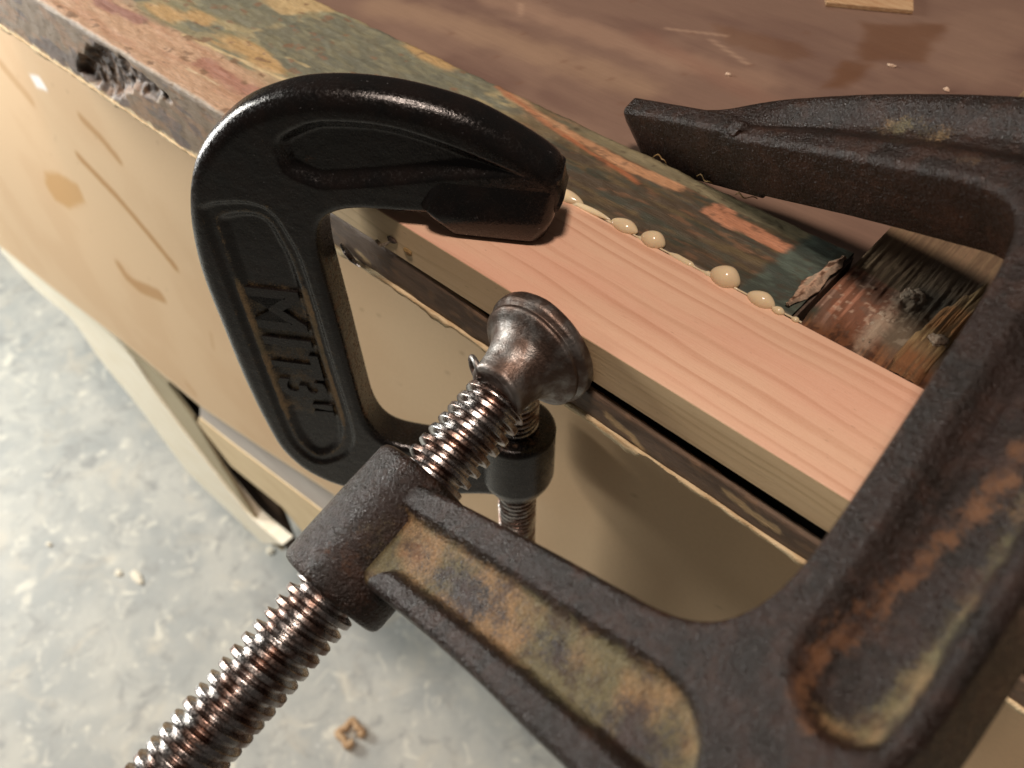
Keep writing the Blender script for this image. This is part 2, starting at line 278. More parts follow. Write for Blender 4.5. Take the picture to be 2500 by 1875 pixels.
# concrete: greys with pale trowel marks and blotches
m = NT('pale_concrete', .55, 0, .4)
c = m.mix(m.rng(m.noise((.010,)*3, 6, .62, .4), .36, .66), lin(172, 176, 172), lin(196, 197, 188))
c = m.mix(m.rng(m.noise((.022, .022, .022), 6, .7, 1.0, (40, 9, 3)), .50, .68), c, lin(160, 162, 158))
c = m.mix(m.rng(m.noise((.03, .03, .03), 5, .65, .8, (7, 60, 3)), .54, .74), c, lin(232, 230, 214))
c = m.mix(m.rng(m.noise((.012, .012, .012), 4, .6, .8, (27, 6, 13)), .52, .80, 0, .8), c, lin(212, 206, 188))
c = m.mix(m.rng(m.voro((.03, .03, .03)), .02, .12, .45, 0), c, lin(244, 244, 236))
m.base(c); m.bump(m.noise((.05,)*3, 4, .5), .8); concrete = m.m

# ------------------------------------------------------------------ floor and far bench panel
o = mesh_np('floor', [(-9000, -6000, -1000), (6000, -6000, -1000), (6000, 6000, -1000), (-9000, 6000, -1000)], [[0, 1, 2, 3]], concrete, smooth=False); setting(o)
P = D['chipfloor']; cx = np.mean([p[0] for p in P]); cy = np.mean([p[1] for p in P])
fl = empty('wood_chip', (cx, cy, -999)); tag(fl, 'small curled orange shaving lying on the grey floor', 'wood shaving')
for a0, a1 in ((20, 340),):
    n = 26; V = []
    for i in range(n):
        t = math.radians(a0+(a1-a0)*i/(n-1)); r = 8+3*math.sin(i*.9)
        for dz in (0, 9): V += [(r*math.cos(t), r*math.sin(t)*1.1, dz+i*.1), ((r+9)*math.cos(t), (r+9)*math.sin(t)*1.1, dz+i*.1)]
    F = []
    for i in range(n-1):
        a = i*4
        for p, q in ((0, 1), (1, 3), (3, 2), (2, 0)): F.append([a+p, a+q, a+4+q, a+4+p])
    F += [[0, 1, 3, 2], [a+4, a+6, a+7, a+5]]
    mesh_np('curl', V, F, chipm, fl)

def lump(name, c, r, mat, parent=None, seed=0, k=1.0):
    bm = bmesh.new(); bmesh.ops.create_icosphere(bm, subdivisions=4, radius=1)
    co = np.array([v.co[:] for v in bm.verts]); n = fbm(co[:, 0]*1.6+seed, co[:, 1]*1.6, co[:, 2]*1.6, seed=seed+200)
    rr = 1+k*(n-.5)*1.4
    for v, q in zip(bm.verts, rr): v.co = Vector((v.co.x*r[0]*q, v.co.y*r[1]*q, v.co.z*r[2]*q))*S
    me = bpy.data.meshes.new(name); bm.to_mesh(me); bm.free(); me.materials.append(mat); me.polygons.foreach_set('use_smooth', [True]*len(me.polygons))
    o = bpy.data.objects.new(name, me); col.objects.link(o)
    if parent is not None: o.parent = parent; o.location = (Vector(c)-Vector((-20, 38.6, 0)))*S
    else: o.location = Vector(c)*S
    return o
for i, (x, y) in enumerate(D['scraps']):
    o = lump('paper_scrap', (x, y, -997), [(14, 5, .8), (5, 4, .8), (6, 5, .8), (4, 3, .8)][i], plyw, None, 60+i, 1.2)
    tag(o, ['elongated white scrap on the grey floor left of the big screw', 'small white scrap beside the elongated one on the floor', 'white crumb on the floor just under the lower rail', 'tiny white crumb on the floor near the left edge'][i], 'scrap', 'pale scraps on the floor')
def blend(c, f, colr): return c*(1-f[..., None])+np.asarray(colr)*f[..., None]

# far panel of the old door, recessed 10 below the stile
xs = np.arange(-460, 260, 1.6); ys = np.arange(70, 520, 1.6); X, Y = np.meshgrid(xs, ys, indexing='ij')
C = np.ones(X.shape+(3,))*lin(130, 106, 92)
n1 = fbm(X/75+.15*Y/20, Y/15, seed=3, o=5); n2 = fbm(X/38, Y/34, seed=5)
C = blend(C, ss(.45, .7, n1)*.7, lin(112, 88, 78)); C = blend(C, ss(.52, .72, n2)*.5, lin(146, 121, 104))
lt = segd(X, Y, [(-265, 101), (-232, 109), (-196, 113), (-150, 117)]); C = blend(C, ss(14, 2, lt+10*(fbm(X/9, Y/9, seed=9)-.5))*.6, lin(162, 136, 112))
lt = segd(X, Y, [(-238, 135), (-178, 139), (-120, 150)]); C = blend(C, ss(10, 2, lt+8*(fbm(X/9, Y/9, seed=19)-.5))*.35, lin(180, 150, 126))
wob = 5*(fbm(X/7, Y/7, seed=21)-.5)
for key, k in (('T1', .75), ('T2', .85), ('T3', .5)):
    C = blend(C, ss(-2.5, 2.5, polysd(X, Y, D['panel_marks'][key])+wob)*k*(.75+.5*fbm(X/5, Y/5, seed=4)).clip(0, 1), lin(108, 76, 54))
st = segd(X, Y, [(-170, 150), (-128, 141), (-80, 138)]); C = blend(C, ss(9, 1, st+6*(n2-.5))*.35, lin(140, 104, 88))
for k in range(46):
    x, y = rng.uniform(-280, -40), rng.uniform(76, 235); d = np.hypot((X-x), Y-y)
    C = blend(C, ss(1.9, .6, d)*.5, lin(118, 88, 70))
for k in range(9):
    x, y, t, L_ = rng.uniform(-230, -60), rng.uniform(85, 230), rng.uniform(-.9, .9), rng.uniform(8, 26)
    C = blend(C, ss(1.3, .3, segd(X, Y, [(x, y), (x+L_*math.cos(t), y+L_*math.sin(t))]))*.35, lin(206, 176, 150))
V = np.stack([X, Y, -10+.25*fbm(X/20, Y/6, seed=2)], -1).reshape(-1, 3)
o = mesh_np('bench_top', V, gridfaces(*X.shape), panelm, colr=C.reshape(-1, 3)); setting(o)

# ------------------------------------------------------------------ tan apron board and the boards under it
apr = empty('apron_board', (0, 40, -29)); tag(apr, 'large tan fibreboard apron with brown drips, standing upright under the painted plank', 'board')
E = D['apron']['edge']; ex = [p[0] for p in E]; ez = [p[1] for p in E]
xs = np.concatenate([np.arange(-1050, -640, 3.0), np.arange(-640, -250, 1.3), np.arange(-250, 200, 2.5)]); t = np.linspace(0, 1, 260)
X, T = np.meshgrid(xs, t, indexing='ij'); zb = np.interp(X, ex+[200], ez+[-196]); Z = -29.5+T*(zb+29.5)
C = np.ones(X.shape+(3,))*lin(214, 184, 146); n1 = fbm(X/60, Z/60, seed=31)
C = blend(C, ss(.4, .7, n1)*.5, lin(204, 170, 130)); sk = lin(176, 132, 76)
wob = 1.5*(fbm(X/3, Z/3, seed=33)-.5)
Pm = D['apron']
C = blend(C, ss(-3.0, 4.0, polysd(X, Z, Pm['blob'])+wob*2)*.85, lin(192, 148, 88))
for key, wd, k in (('line1', 4.2, .95), ('line2', 4.0, .8), ('arc', 6.5, .8), ('s0', 6, .5), ('s5', 3, .5), ('s6', 2, .35)):
    C = blend(C, ss(wd+2, wd-2.2, segd(X, Z, Pm[key])+wob)*k, sk)
C = blend(C, ss(-1, 2, polysd(X, Z, Pm['white'])+wob)*.9, lin(250, 250, 250))
for k in range(60):
    x, z = rng.uniform(-600, 40), rng.uniform(-260, -35)
    C = blend(C, ss(1.8, .5, np.hypot(X-x, Z-z))*.45, lin(150, 118, 84))
C = blend(C, ss(.985, 1.0, T)*.7, lin(246, 226, 190))
nx, nt = X.shape; Y0 = np.zeros(X.shape)
loop = np.stack([X, Y0, Z+29], -1)
backr = np.stack([X[:, ::-1], Y0+6, Z[:, ::-1]+29], -1)[:, ::20]
VV = np.concatenate([loop, backr], 1); CC = np.concatenate([C, np.ones(backr.shape)*lin(214, 184, 146)], 1)
mesh_np('board_face', VV.reshape(-1, 3), gridfaces(VV.shape[0], VV.shape[1], cv=True)[:, ::-1], apronm, apr, CC.reshape(-1, 3))

U = D['under']
def cr(k, n=40): return [tuple(p) for p in catmull(U[k], n)]
br = prism_y('curved_plywood_strip', cr('white_out')+cr('white_in')[::-1], 52, 66, plyw)
tag(br, 'long curved strip of whitened plywood below the tan apron, beside the grey floor', 'plywood strip')
o = prism_y('brace_board', [tuple(p) for p in U['taupe']], 54, 58, taupe); tag(o, 'taupe plywood brace between the whitened strip and the dark gaps', 'brace board')
rl = empty('lower_rail', (0, 46, 0)); tag(rl, 'cream and grey lower rail just under the bottom edge of the tan apron', 'rail')
prism_y('grey_face', [tuple(p) for p in U['strip_top']]+[tuple(p) for p in U['strip_mid'][::-1]], 0, 6, greyb, rl)
prism_y('cream_face', [tuple(p) for p in U['strip_mid']]+[tuple(p) for p in U['strip_bot'][::-1]], -1, 6, ply, rl)
o = box('gap_shade_board', -720, -520, 74, 80, -740, -500, brownd, bev=1); tag(o, 'added dark brown board giving the shade of the two small gaps below the apron', 'gap shade board')  # added sheet; its dark colour paints the shade of the gaps

# ------------------------------------------------------------------ the painted plank
PX0, PXM, PX1 = -520, -196, -46.8
pk = empty('painted_plank', (0, 0, 0)); tag(pk, 'old plank with flaking green, ochre and salmon paint behind the pine strip', 'painted plank')
def plank_path(yf):
    s = [(yf, -29.0)]; s += [(yf, z) for z in np.linspace(-28.4, -1.2, 44)]
    s += [(yf+.35, -.35)]; s += [(y, 0) for y in np.arange(yf+1.1, 71.4, .62)]; s += [(72.1, -.4), (72.5, -1.2), (72.5, -11)]
    return np.array(s)
def paint_top(X, Y, Z):
    M_ = D['plank_marks']
    w1 = fbm(X/34, Y/5, seed=41, o=5); w2 = fbm(X/17, Y/2.6, seed=43, o=5); w3 = fbm(X/6, Y/1.5, seed=47, o=4)
    wy = (w1-.5)*11+(w2-.5)*4; y = Y+wy*.8
    C = np.ones(X.shape+(3,))*lin(146, 142, 112)
    # green and teal field with ochre and sage patches
    C = blend(C, ss(.42, .6, w2), lin(128, 132, 106)); C = blend(C, ss(.5, .62, fbm(X/16, Y/8, seed=51)), lin(172, 162, 124))
    C = blend(C, ss(.54, .64, fbm(X/13, Y/6, seed=53)), lin(96, 108, 98))
    C = blend(C, ss(-2, 2, polysd(X, Y, [(-302, 38), (-270, 40), (-262, 56), (-290, 62), (-310, 52)])+6*(w2-.5))*.85, lin(96, 108, 98))
    C = blend(C, ss(-1.5, 1.5, polysd(X, Y, [(-268, 40), (-256, 69), (-200, 76), (-170, 76), (-180, 50), (-236, 30)])+7*(w2-.5))*.85, lin(86, 98, 90))
    C = blend(C, ss(.5, .62, w3)*.4*(X < -130), lin(140, 142, 112))
    for (x, yy, rx, ry) in ((-305, 27, 12, 5), (-262, 31, 17, 4.5), (-247, 30, 11, 4), (-292, 34, 9, 4), (-205, 70, 14, 3), (-335, 45, 16, 6)):
        C = blend(C, ss(1.25, .6, np.hypot((X-x)/rx, (Y-yy)/ry)+(w2-.5)*1.6)*.95, lin(196, 162, 108))
    C = blend(C, ss(-1.5, 1.5, polysd(X, Y, [(-300, 60), (-272, 56), (-256, 74), (-300, 80)])+5*(w2-.5))*.85, lin(206, 180, 130))
    L_ = X < -120
    # peach band near the front arris with mauve and crimson strokes
    C = blend(C, ss(25, 20.5, y+ (w2-.5)*6)*L_, lin(204, 168, 140))
    C = blend(C, ss(.5, .62, w2)*ss(24, 18, Y)*.5*L_, lin(192, 142, 116))
    for pts, wd, cc, k in ((((-345, 17), (-326, 15.5), (-306, 17.5)), 2.6, lin(146, 92, 96), .8), (((-262, 15), (-235, 14), (-215, 17)), 3.2, lin(168, 108, 98), .8),
                           (((-400, 16), (-370, 18)), 3, lin(160, 120, 110), .6)):
        C = blend(C, ss(wd+1, wd-1, segd(X, Y, pts)+3*(w3-.5))*k, cc)
    C = blend(C, ss(1.0, .35, segd(X, Y, [(-285, 21.6), (-255, 24.6), (-205, 29)])+.8*(w3-.5))*.95, lin(228, 206, 160))
    C = blend(C, ss(.8, .2, segd(X, Y, [(-262, 8.8), (-245, 10)])+.8*(w3-.5))*.9, lin(235, 214, 180))
    C = blend(C, ss(.8, .25, segd(X, Y, [(-243, 36.5), (-232, 37.5)])+.8*(w3-.5))*.8, lin(210, 196, 150))
    # right-hand part: dark brown paint, salmon stripe, olive far edge, teal patch
    Rm = ss(-172, -150, X+10*(w1-.5))
    dk = np.ones(X.shape+(3,))*lin(66, 55, 42); dk = blend(dk, ss(.45, .62, w2)*.8, lin(94, 80, 52)); dk = blend(dk, ss(.56, .66, fbm(X/12, Y/3, seed=61)), lin(44, 50, 40))
    dk = blend(dk, ss(.58, .72, w3)*.6, lin(124, 88, 62)); dk = blend(dk, ss(.60, .72, fbm(X/8, Y/2, seed=63))*.7, lin(52, 60, 52))
    C = C*(1-Rm[..., None])+dk*Rm[..., None]
    ol = ss(66.2, 67.6, Y+(w2-.5)*2.4+(X+120)*.012)*ss(-150, -128, X); C = blend(C, ol*.95, lin(134, 126, 98)); C = blend(C, ol*ss(.5, .65, w2)*.6, lin(112, 106, 84))
    C = blend(C, ss(2.6, 1.5, segd(X, Y, [(-168, 70), (-140, 65.5), (-118, 63.5), (-98, 64.8)])+3.4*(w2-.5)+1.2*(w3-.5)), lin(184, 138, 102))
    C = blend(C, ss(1.6, .7, segd(X, Y, [(-175, 71.5), (-140, 63.5), (-108, 59)])+3*(w2-.5))*.8, lin(178, 108, 70))
    C = blend(C, ss(3.4, 2.4, segd(X, Y, [(-84, 63.0), (-70, 61.5), (-57.5, 60.4)])+3*(w2-.5)+3.4*(w3-.5)), lin(178, 122, 92))
    C = blend(C, ss(.7, .2, segd(X, Y, [(-93, 60), (-78, 57.8), (-56, 56.6)])), lin(50, 38, 28))
    tl = ss(-61, -58.3, X+4*(w2-.5)+(70-Y)*.10); C = blend(C, tl, lin(48, 64, 60)); C = blend(C, tl*ss(.55, .65, w3)*.5, lin(86, 106, 96))
    C = blend(C, ss(-51, -49.2, X+4*(w2-.5))*ss(60, 66, Y), lin(26, 36, 30))
    C = blend(C, ss(.64, .7, fbm(X/2.2, Y/1.6, seed=77))*np.where(X < -150, .0, .5), lin(58, 44, 32))
    C = blend(C, ss(.70, .74, fbm(X/5, Y/3, seed=78))*(X < -150)*.8, lin(120, 84, 60))
    return blend(C, np.where(X < -140, .24, .06), lin(158, 146, 118))
def paint_front(X, Z):
    w2 = fbm(X/10, Z/3, seed=81, o=5); w3 = fbm(X/3, Z/2, seed=83)
    C = np.ones(X.shape+(3,))*lin(142, 125, 104); C = blend(C, ss(.5, .62, w2)*.8, lin(160, 128, 98)); C = blend(C, ss(.56, .66, fbm(X/14, Z/5, seed=85))*.7, lin(96, 88, 90))
    C = blend(C, ss(.66, .72, w3)*.35, lin(104, 78, 54))
    C = blend(C, ss(3.2, 2.2, -Z+2*(w3-.5))*.7, lin(150, 138, 122))
    C = blend(C, ss(1.9, .8, Z+29+3.0*(fbm(X/4, 0, seed=87)-.5)), lin(244, 222, 180))
    return C
def holef(X, Z):
    Hp = [(-336, -19), (-322, -9), (-310, -3.5), (-292, -2.2), (-270, -5.5), (-262, -9), (-278, -13), (-292, -15), (-300, -21), (-312, -27), (-328, -28), (-340, -25)]
    return polysd(X, Z, Hp)+5*(fbm(X/5, Z/4, seed=91)-.5)
def make_plank(x0, x1, yf, left, dx=.75):
    pth = plank_path(yf); xs = np.arange(x0, x1+.01, dx); n = len(pth)
    X = np.repeat(xs[:, None], n, 1); Y = np.repeat(pth[None, :, 0], len(xs), 0).copy(); Z = np.repeat(pth[None, :, 1], len(xs), 0).copy()
    front = (Y < yf+.4) & (Z < -.2); topm = (Z > -1.3) & ~front
    C = np.where((~front)[..., None], paint_top(X, Y, Z), paint_front(X, Z))
    C = blend(C, ss(.9, .2, np.abs(Y-yf)+np.abs(Z))*1.0*(.4+.6*(vn(X/5, 0, seed=5) > .35)), lin(236, 210, 168) if left else lin(120, 90, 60))
    Z = Z+topm*(.9*(fbm(X/9, Y/2.6, seed=95)-.5)+.35*(fbm(X/2, Y/1.3, seed=96)-.5))
    ch = fbm(X/6, 0, seed=97); Y = np.where((np.abs(Z) < 1.4) & (Y < yf+2), Y+.9*(ch-.4), Y)
    if left:
        h = holef(X, Z); dep = ss(-.5, 3, h)*3.4*(front); rag = fbm(X/2.6, Z/2.2, seed=98)
        Y = Y+dep*(.65+.6*rag)+front*(.5*(fbm(X/5, Z/4, seed=99)-.5))
        hc = blend(np.ones(X.shape+(3,))*lin(74, 56, 42), ss(.45, .65, rag), lin(128, 98, 70)); f = ss(-.6, 1.2, h)*front
        C = C*(1-f[..., None])+hc*f[..., None]
        h2 = 0*ss(.72, .78, fbm(X/4, Z/3, seed=103))*front; Y = Y+h2*1.2; C = blend(C, h2*.7, lin(96, 66, 44))
    far = (Y > 71.5); Y = Y+far*(1.0*(fbm(X/5, 0, seed=104)-.5))
    return np.stack([X, Y, Z], -1), C
for nm, a in (('plank_left_end', (PX0, PXM, 0.0, True)), ('plank_back_strip', (PXM, PX1, 38.9, False))):
    V, C = make_plank(*a)
    o = mesh_np(nm, V.reshape(-1, 3), gridfaces(V.shape[0], V.shape[1]), paint, pk, C.reshape(-1, 3))
# end face beside the pine, inner core and the brown lower lip
box('strip_core', -66, -46.9, 39.4, 71.6, -27, -1.2, dark_wood, pk, .2)
box('end_core', PXM-14, PXM-.2, .8, 72, -28.6, -.6, dark_wood, pk, .2)
xs = np.arange(PXM, 40, .8); pr = [(5.5, -10.0), (2.6, -9.0), (2.0, -2.5), (1.7, -.3), (.9, -.1), (.15, -.9)]+[(0, -k) for k in np.linspace(1.6, 9, 14)]+[(.5, -10.2), (6, -10.2)]
pr = np.array(pr); X = np.repeat(xs[:, None], len(pr), 1); yy = np.repeat(pr[None, :, 0], len(xs), 0).copy(); zz = np.repeat(pr[None, :, 1], len(xs), 0).copy()
topz = np.interp(X, [-200, -140, -125, -95, -60, -20, 40], [-13.15, -13.3, -14.6, -16.6, -17.4, -18.3, -19]); frac = zz/-10.2
bot = -27.2+1.1*(fbm(X/5, 0, seed=111)-.5)
Zl = topz+(bot-topz)*frac+.5*(fbm(X/2.5, yy, seed=112)-.5); yy = yy-(.6*(fbm(X/7, frac*3, seed=113)-.5))*(yy < 3)+.3
C = np.ones(X.shape+(3,))*lin(112, 94, 80); w2 = fbm(X/18, Zl/1.6, seed=115); C = blend(C, ss(.45, .65, w2)*.7, lin(84, 68, 56)); C = blend(C, ss(.6, .7, fbm(X/5, Zl/2, seed=117))*.6, lin(136, 110, 86))
C = blend(C, ss(.12, .02, frac)*.6*(yy < 1.5), lin(150, 128, 108))
for pts in ([(-71, -22), (-64, -23.5), (-60, -25.5)], [(-36, -21.5), (-29, -22.4), (-22, -22.6)], [(-168, -22.5), (-163, -24)]):
    C = blend(C, ss(1.5, .5, segd(X, Zl, pts)+1.6*(fbm(X/1.5, Zl, seed=118)-.5))*.85, lin(208, 180, 136))
mesh_np('lower_lip', np.stack([X, yy, Zl], -1).reshape(-1, 3), gridfaces(*X.shape), paint, pk, C.reshape(-1, 3))
box('groove_back', PXM, 38, 6, 10, -27, -12, gap_shade, pk, 0)  # near-black sheet paints the deep shade of the groove under the pine
# torn pale fibre hanging under the lip
xs = np.arange(-520, 40, .7); k = len(xs); tk = .9+1.3*ss(.45, .75, fbm(xs/11, 0, seed=121))+.8*fbm(xs/3.5, 0, seed=122)
tk = tk*np.where(xs < PXM, 1.0, np.where((xs > -92) & (xs < -58), 1.5, 1.0)); tk = np.where((xs > -60) & (xs < -48), .25, tk)
zt = np.where(xs < PXM, -28.6, -26.6); jy = .7*(fbm(xs/3, 0, seed=123)-.5)
prof = [np.stack([xs, jy+4, zt], -1), np.stack([xs, jy-.1, zt], -1), np.stack([xs, jy-.5, zt-.2], -1), np.stack([xs, jy-.45, zt-tk*.85], -1), np.stack([xs, jy+.2, zt-tk], -1), np.stack([xs, jy+6, zt-tk], -1)]
mesh_np('torn_edge', np.stack(prof, 1).reshape(-1, 3), gridfaces(k, 6), torn, pk)
box('underside', -520, 40, 3, 71, -31, -28.5, torn, pk, .2)

# ------------------------------------------------------------------ weathered rail running away behind the pine
rail = empty('weathered_rail', (-20, 38.6, 0)); tag(rail, 'rough grey-brown rail end with flaking pink and white paint behind the pine strip', 'door rail')
xs = np.arange(-46.4, 24, .32); ys = np.concatenate([np.arange(38.9, 100, .5), np.arange(100, 420, 3)]); X, Y = np.meshgrid(xs, ys, indexing='ij')
g = fbm(X/1.3+Y*.02, Y/60, seed=131, o=4); g2 = fbm(X/.55, Y/40, seed=133, o=3); n3 = fbm(X/4, Y/5, seed=135); n4 = fbm(X/1.3, Y/1.3, seed=137)
fall = ss(47+3*(n3-.5), 39, Y); rot = ss(50, 42, Y+6*(n3-.5))
Z = -1.0+.6*(g-.5)+.35*(g2-.5)+.3*(n4-.5)-fall*3.0*(.5+n3)+rot*1.2*(n4-.5)-ss(-45.4, -46.6, X)*6
C = np.ones(X.shape+(3,))*lin(136, 114, 90); C = blend(C, ss(.52, .38, g)*.5, lin(80, 66, 50)); C = blend(C, ss(.5, .62, g2)*.45, lin(142, 124, 96))
C = blend(C, ss(-37, -26, X+6*(n3-.5))*ss(90, 84, Y)*.5, lin(78, 74, 66))
edge = 68.5+(X+46)*-.17
pk_ = ss(1.0, -1.0, Y-edge+1.2*(n4-.5))*ss(-28.5, -30.5, X+5*(n3-.5)+(Y-60)*.12)*ss(43, 46, Y); C = blend(C, pk_*.85, lin(176, 122, 98))
C = blend(C, pk_*ss(.52, .62, n3)*.8, lin(150, 128, 114)); C = blend(C, pk_*ss(.56, .45, g)*.65, lin(92, 60, 42)); C = blend(C, pk_*ss(.6, .7, n4)*.6, lin(198, 172, 150))
dkm = ss(-31, -28, X+4*(n3-.5))*ss(66, 60, Y)*ss(46, 50, Y); C = blend(C, dkm*.6, lin(98, 88, 74)); C = blend(C, dkm*ss(.6, .7, n4)*.6, lin(150, 140, 122))
C = blend(C, ss(76, 70, Y)*ss(62, 66, Y)*ss(-31, -27, X)*.6, lin(62, 66, 62))
C = blend(C, ss(-43, -44.5, X)*ss(50, 46, Y), lin(34, 60, 52))
C = blend(C, rot*.95, lin(110, 66, 36)); C = blend(C, rot*ss(.5, .62, n4)*.8, lin(64, 38, 22)); C = blend(C, rot*ss(.6, .7, g2)*.6, lin(160, 112, 74))
wh = ss(1, -1, np.hypot((X+30.3)/1.8, (Y-50)/8)-1+1.6*(n4-.5)) + ss(1, -1, np.hypot((X+29.2)/2.3, (Y-65)/3.5)-1+1.6*(n4-.5))
wh = np.clip(wh, 0, 1); C = blend(C, wh*.8, lin(176, 160, 140)); Z = Z+wh*1.0
mesh_np('rail_face', np.stack([X+20, Y-38.6, Z], -1).reshape(-1, 3), gridfaces(*X.shape), railm, rail, C.reshape(-1, 3))
box('rail_core', -46.1+20, 24+20, 2, 380, -24, -7.5, gap_shade, rail, 0)  # near-black fill paints shade into the gap beside the plank
wx = np.linspace(-23.0, -15.2, 16); wy = np.linspace(40.5, 88, 90); WX, WY = np.meshgrid(wx, wy, indexing='ij')
hide = ss(66, 74, WY)*ss(-20.4, -21.6, WX)
WZ = .55+.9*(fbm(WX/.8, WY/30, seed=261)-.5)-ss(.9, 0, WX+23)*2.5-ss(.9, 0, -15.2-WX)*2-ss(74, 80, WY)*3-hide*3-ss(43, 40.5, WY)*2
WC = np.ones(WX.shape+(3,))*lin(134, 110, 78); WC = blend(WC, ss(56, 60, WY)*ss(71, 67, WY)*.8, lin(172, 124, 80)); WC = blend(WC, ss(50, 46, WY)*.8, lin(128, 82, 48)); WC = blend(WC, ss(.52, .40, fbm(WX/.7, WY/20, seed=262))*.7, lin(86, 68, 46))
mesh_np('split_wedge', np.stack([WX+20+(WY-42)*.035, WY-38.6, WZ], -1).reshape(-1, 3), gridfaces(16, 90), railm, rail, WC.reshape(-1, 3))
# pale split sliver on the rail: a wedge of parallel fibres, each of its own length
for i in range(12):
    x0 = -22.6+i*.60; yb = 40.5+rng.uniform(-.5, 2.5); yt = [56, 60, 63, 66, 70, 76, 78, 84, 81, 80, 73, 68][i]+rng.uniform(-1.5, 1.5)
    nseg = 34; s_ = np.linspace(0, 1, nseg); yv = yb+(yt-yb)*s_; wv = .52*(1-.75*ss(.90, 1, s_))*(.1+.9*ss(0, .12, s_))*(.85+.4*vn(yv/3, i*2.0, seed=145))
    xv = x0+(yv-42)*.035+.25*(fbm(yv/9, i*3.3, seed=141)-.5); zv = .9+.55*(vn(i*1.7, yv/7, seed=142)-.5)+.5*math.sin(i*2.1)
    ang = np.linspace(0, 2*np.pi, 8, endpoint=False)
    Vv = np.stack([np.stack([xv+wv*math.cos(a_)+20, yv-38.6, zv*.45+.9*wv*math.sin(a_)-.4-1.2*ss(.10, 0, s_)], -1) for a_ in ang], 1)
    C = np.ones(Vv.shape)*lin(146, 124, 88); C = C*(.65+.7*fbm(Vv[..., 1]/4, i*3.0, seed=143))[..., None]
    m1 = (ss(56, 60, yv)*ss(71, 67, yv))[:, None]; C = blend(C, m1+0*Vv[..., 0], lin(176, 126, 80))
    m2 = (ss(52, 48, yv))[:, None]; C = blend(C, m2*.7+0*Vv[..., 0], lin(120, 84, 52))
    mesh_np('split_fibre', Vv.reshape(-1, 3), gridfaces(nseg, 8, cv=True), railm, rail, C.reshape(-1, 3))
# crusted filler lumps
for i, (c, r) in enumerate([((-29.0, 66.5, -.6), (2.2, 3.0, .6)), ((-30.6, 54, -.9), (2.0, 4.2, .5)), ((-30.4, 48.5, -1.1), (1.4, 3.4, .6)), ((-17.6, 54.5, .6), (2.2, 1.9, 1.2))]):
    lump('filler_lump', c, r, crust, rail, i*5, 1.3)
# flaking bark-like paint chip at the gap between plank and rail
xs = np.linspace(-1.9, 1.9, 14); ys = np.linspace(0, 1, 60); Xc, T = np.meshgrid(xs, ys, indexing='ij')
half = np.interp(T, [0, .15, .4, .6, .85, 1], [.2, .7, 1.3, .8, .9, .1])*(.75+.5*fbm(T*9, Xc*0, seed=151)); Yc = 41.5+T*26
Xx = -49.8+Xc*half+1.0*(fbm(T*5, 0, seed=152)-.5)+1.4*T; Zc = .9+.9*fbm(Xx/1.4, Yc/3, seed=153)-.8*np.abs(Xc)/1.9
C = np.ones(Xc.shape+(3,))*lin(190, 156, 132); nn = fbm(Xx/1.2, Yc/2.5, seed=154); C = blend(C, ss(.52, .62, nn)*.85, lin(150, 136, 118)); C = blend(C, ss(.5, .36, nn), lin(96, 66, 46)); C = blend(C, ss(.0, .8, Xc)*.5, lin(176, 160, 142))
pf = mesh_np('paint_flake', np.stack([Xx, Yc, Zc], -1).reshape(-1, 3), gridfaces(14, 60), paint, None, C.reshape(-1, 3))
sm = pf.modifiers.new('thickness', 'SOLIDIFY'); sm.thickness = .8*S; sm.offset = -1
tag(pf, 'curled pinkish white paint flake lifting at the gap beside the rail end', 'paint flake')

# ------------------------------------------------------------------ pine repair strip
pn = empty('pine_strip', (-90, 19, -6.5)); tag(pn, 'new pink pine repair strip glued along the front of the old plank', 'pine strip')
bm = bmesh.new(); bmesh.ops.create_cube(bm, size=1)
x0, x1, y0, y1, z0, z1 = PXM+.4, 42, 0, 38.5, -12.9, .35
for v in bm.verts: v.co = Vector(((x0+x1)/2+90+v.co.x*(x1-x0), (y0+y1)/2-19+v.co.y*(y1-y0), (z0+z1)/2+6.5+v.co.z*(z1-z0)))*S
bmesh.ops.bevel(bm, geom=bm.edges[:], offset=.45*S, segments=3, affect='EDGES', profile=.5)
me = bpy.data.meshes.new('strip'); 
bm.normal_update()
for f in bm.faces:
    f.material_index = 0 if f.normal.z > .55 else 1
    f.smooth = False
bm.to_mesh(me); bm.free(); me.materials.append(pine_top); me.materials.append(pine_side)
po = bpy.data.objects.new('strip', me); col.objects.link(po); po.parent = pn
lump('edge_dent', (-142.5, -.1, -8.5), (1.6, .5, .8), fib, None, 3).parent = pn
bpy.data.objects['edge_dent'].location = Vector((-142.5+90, -.1-19, -8.5+6.5))*S

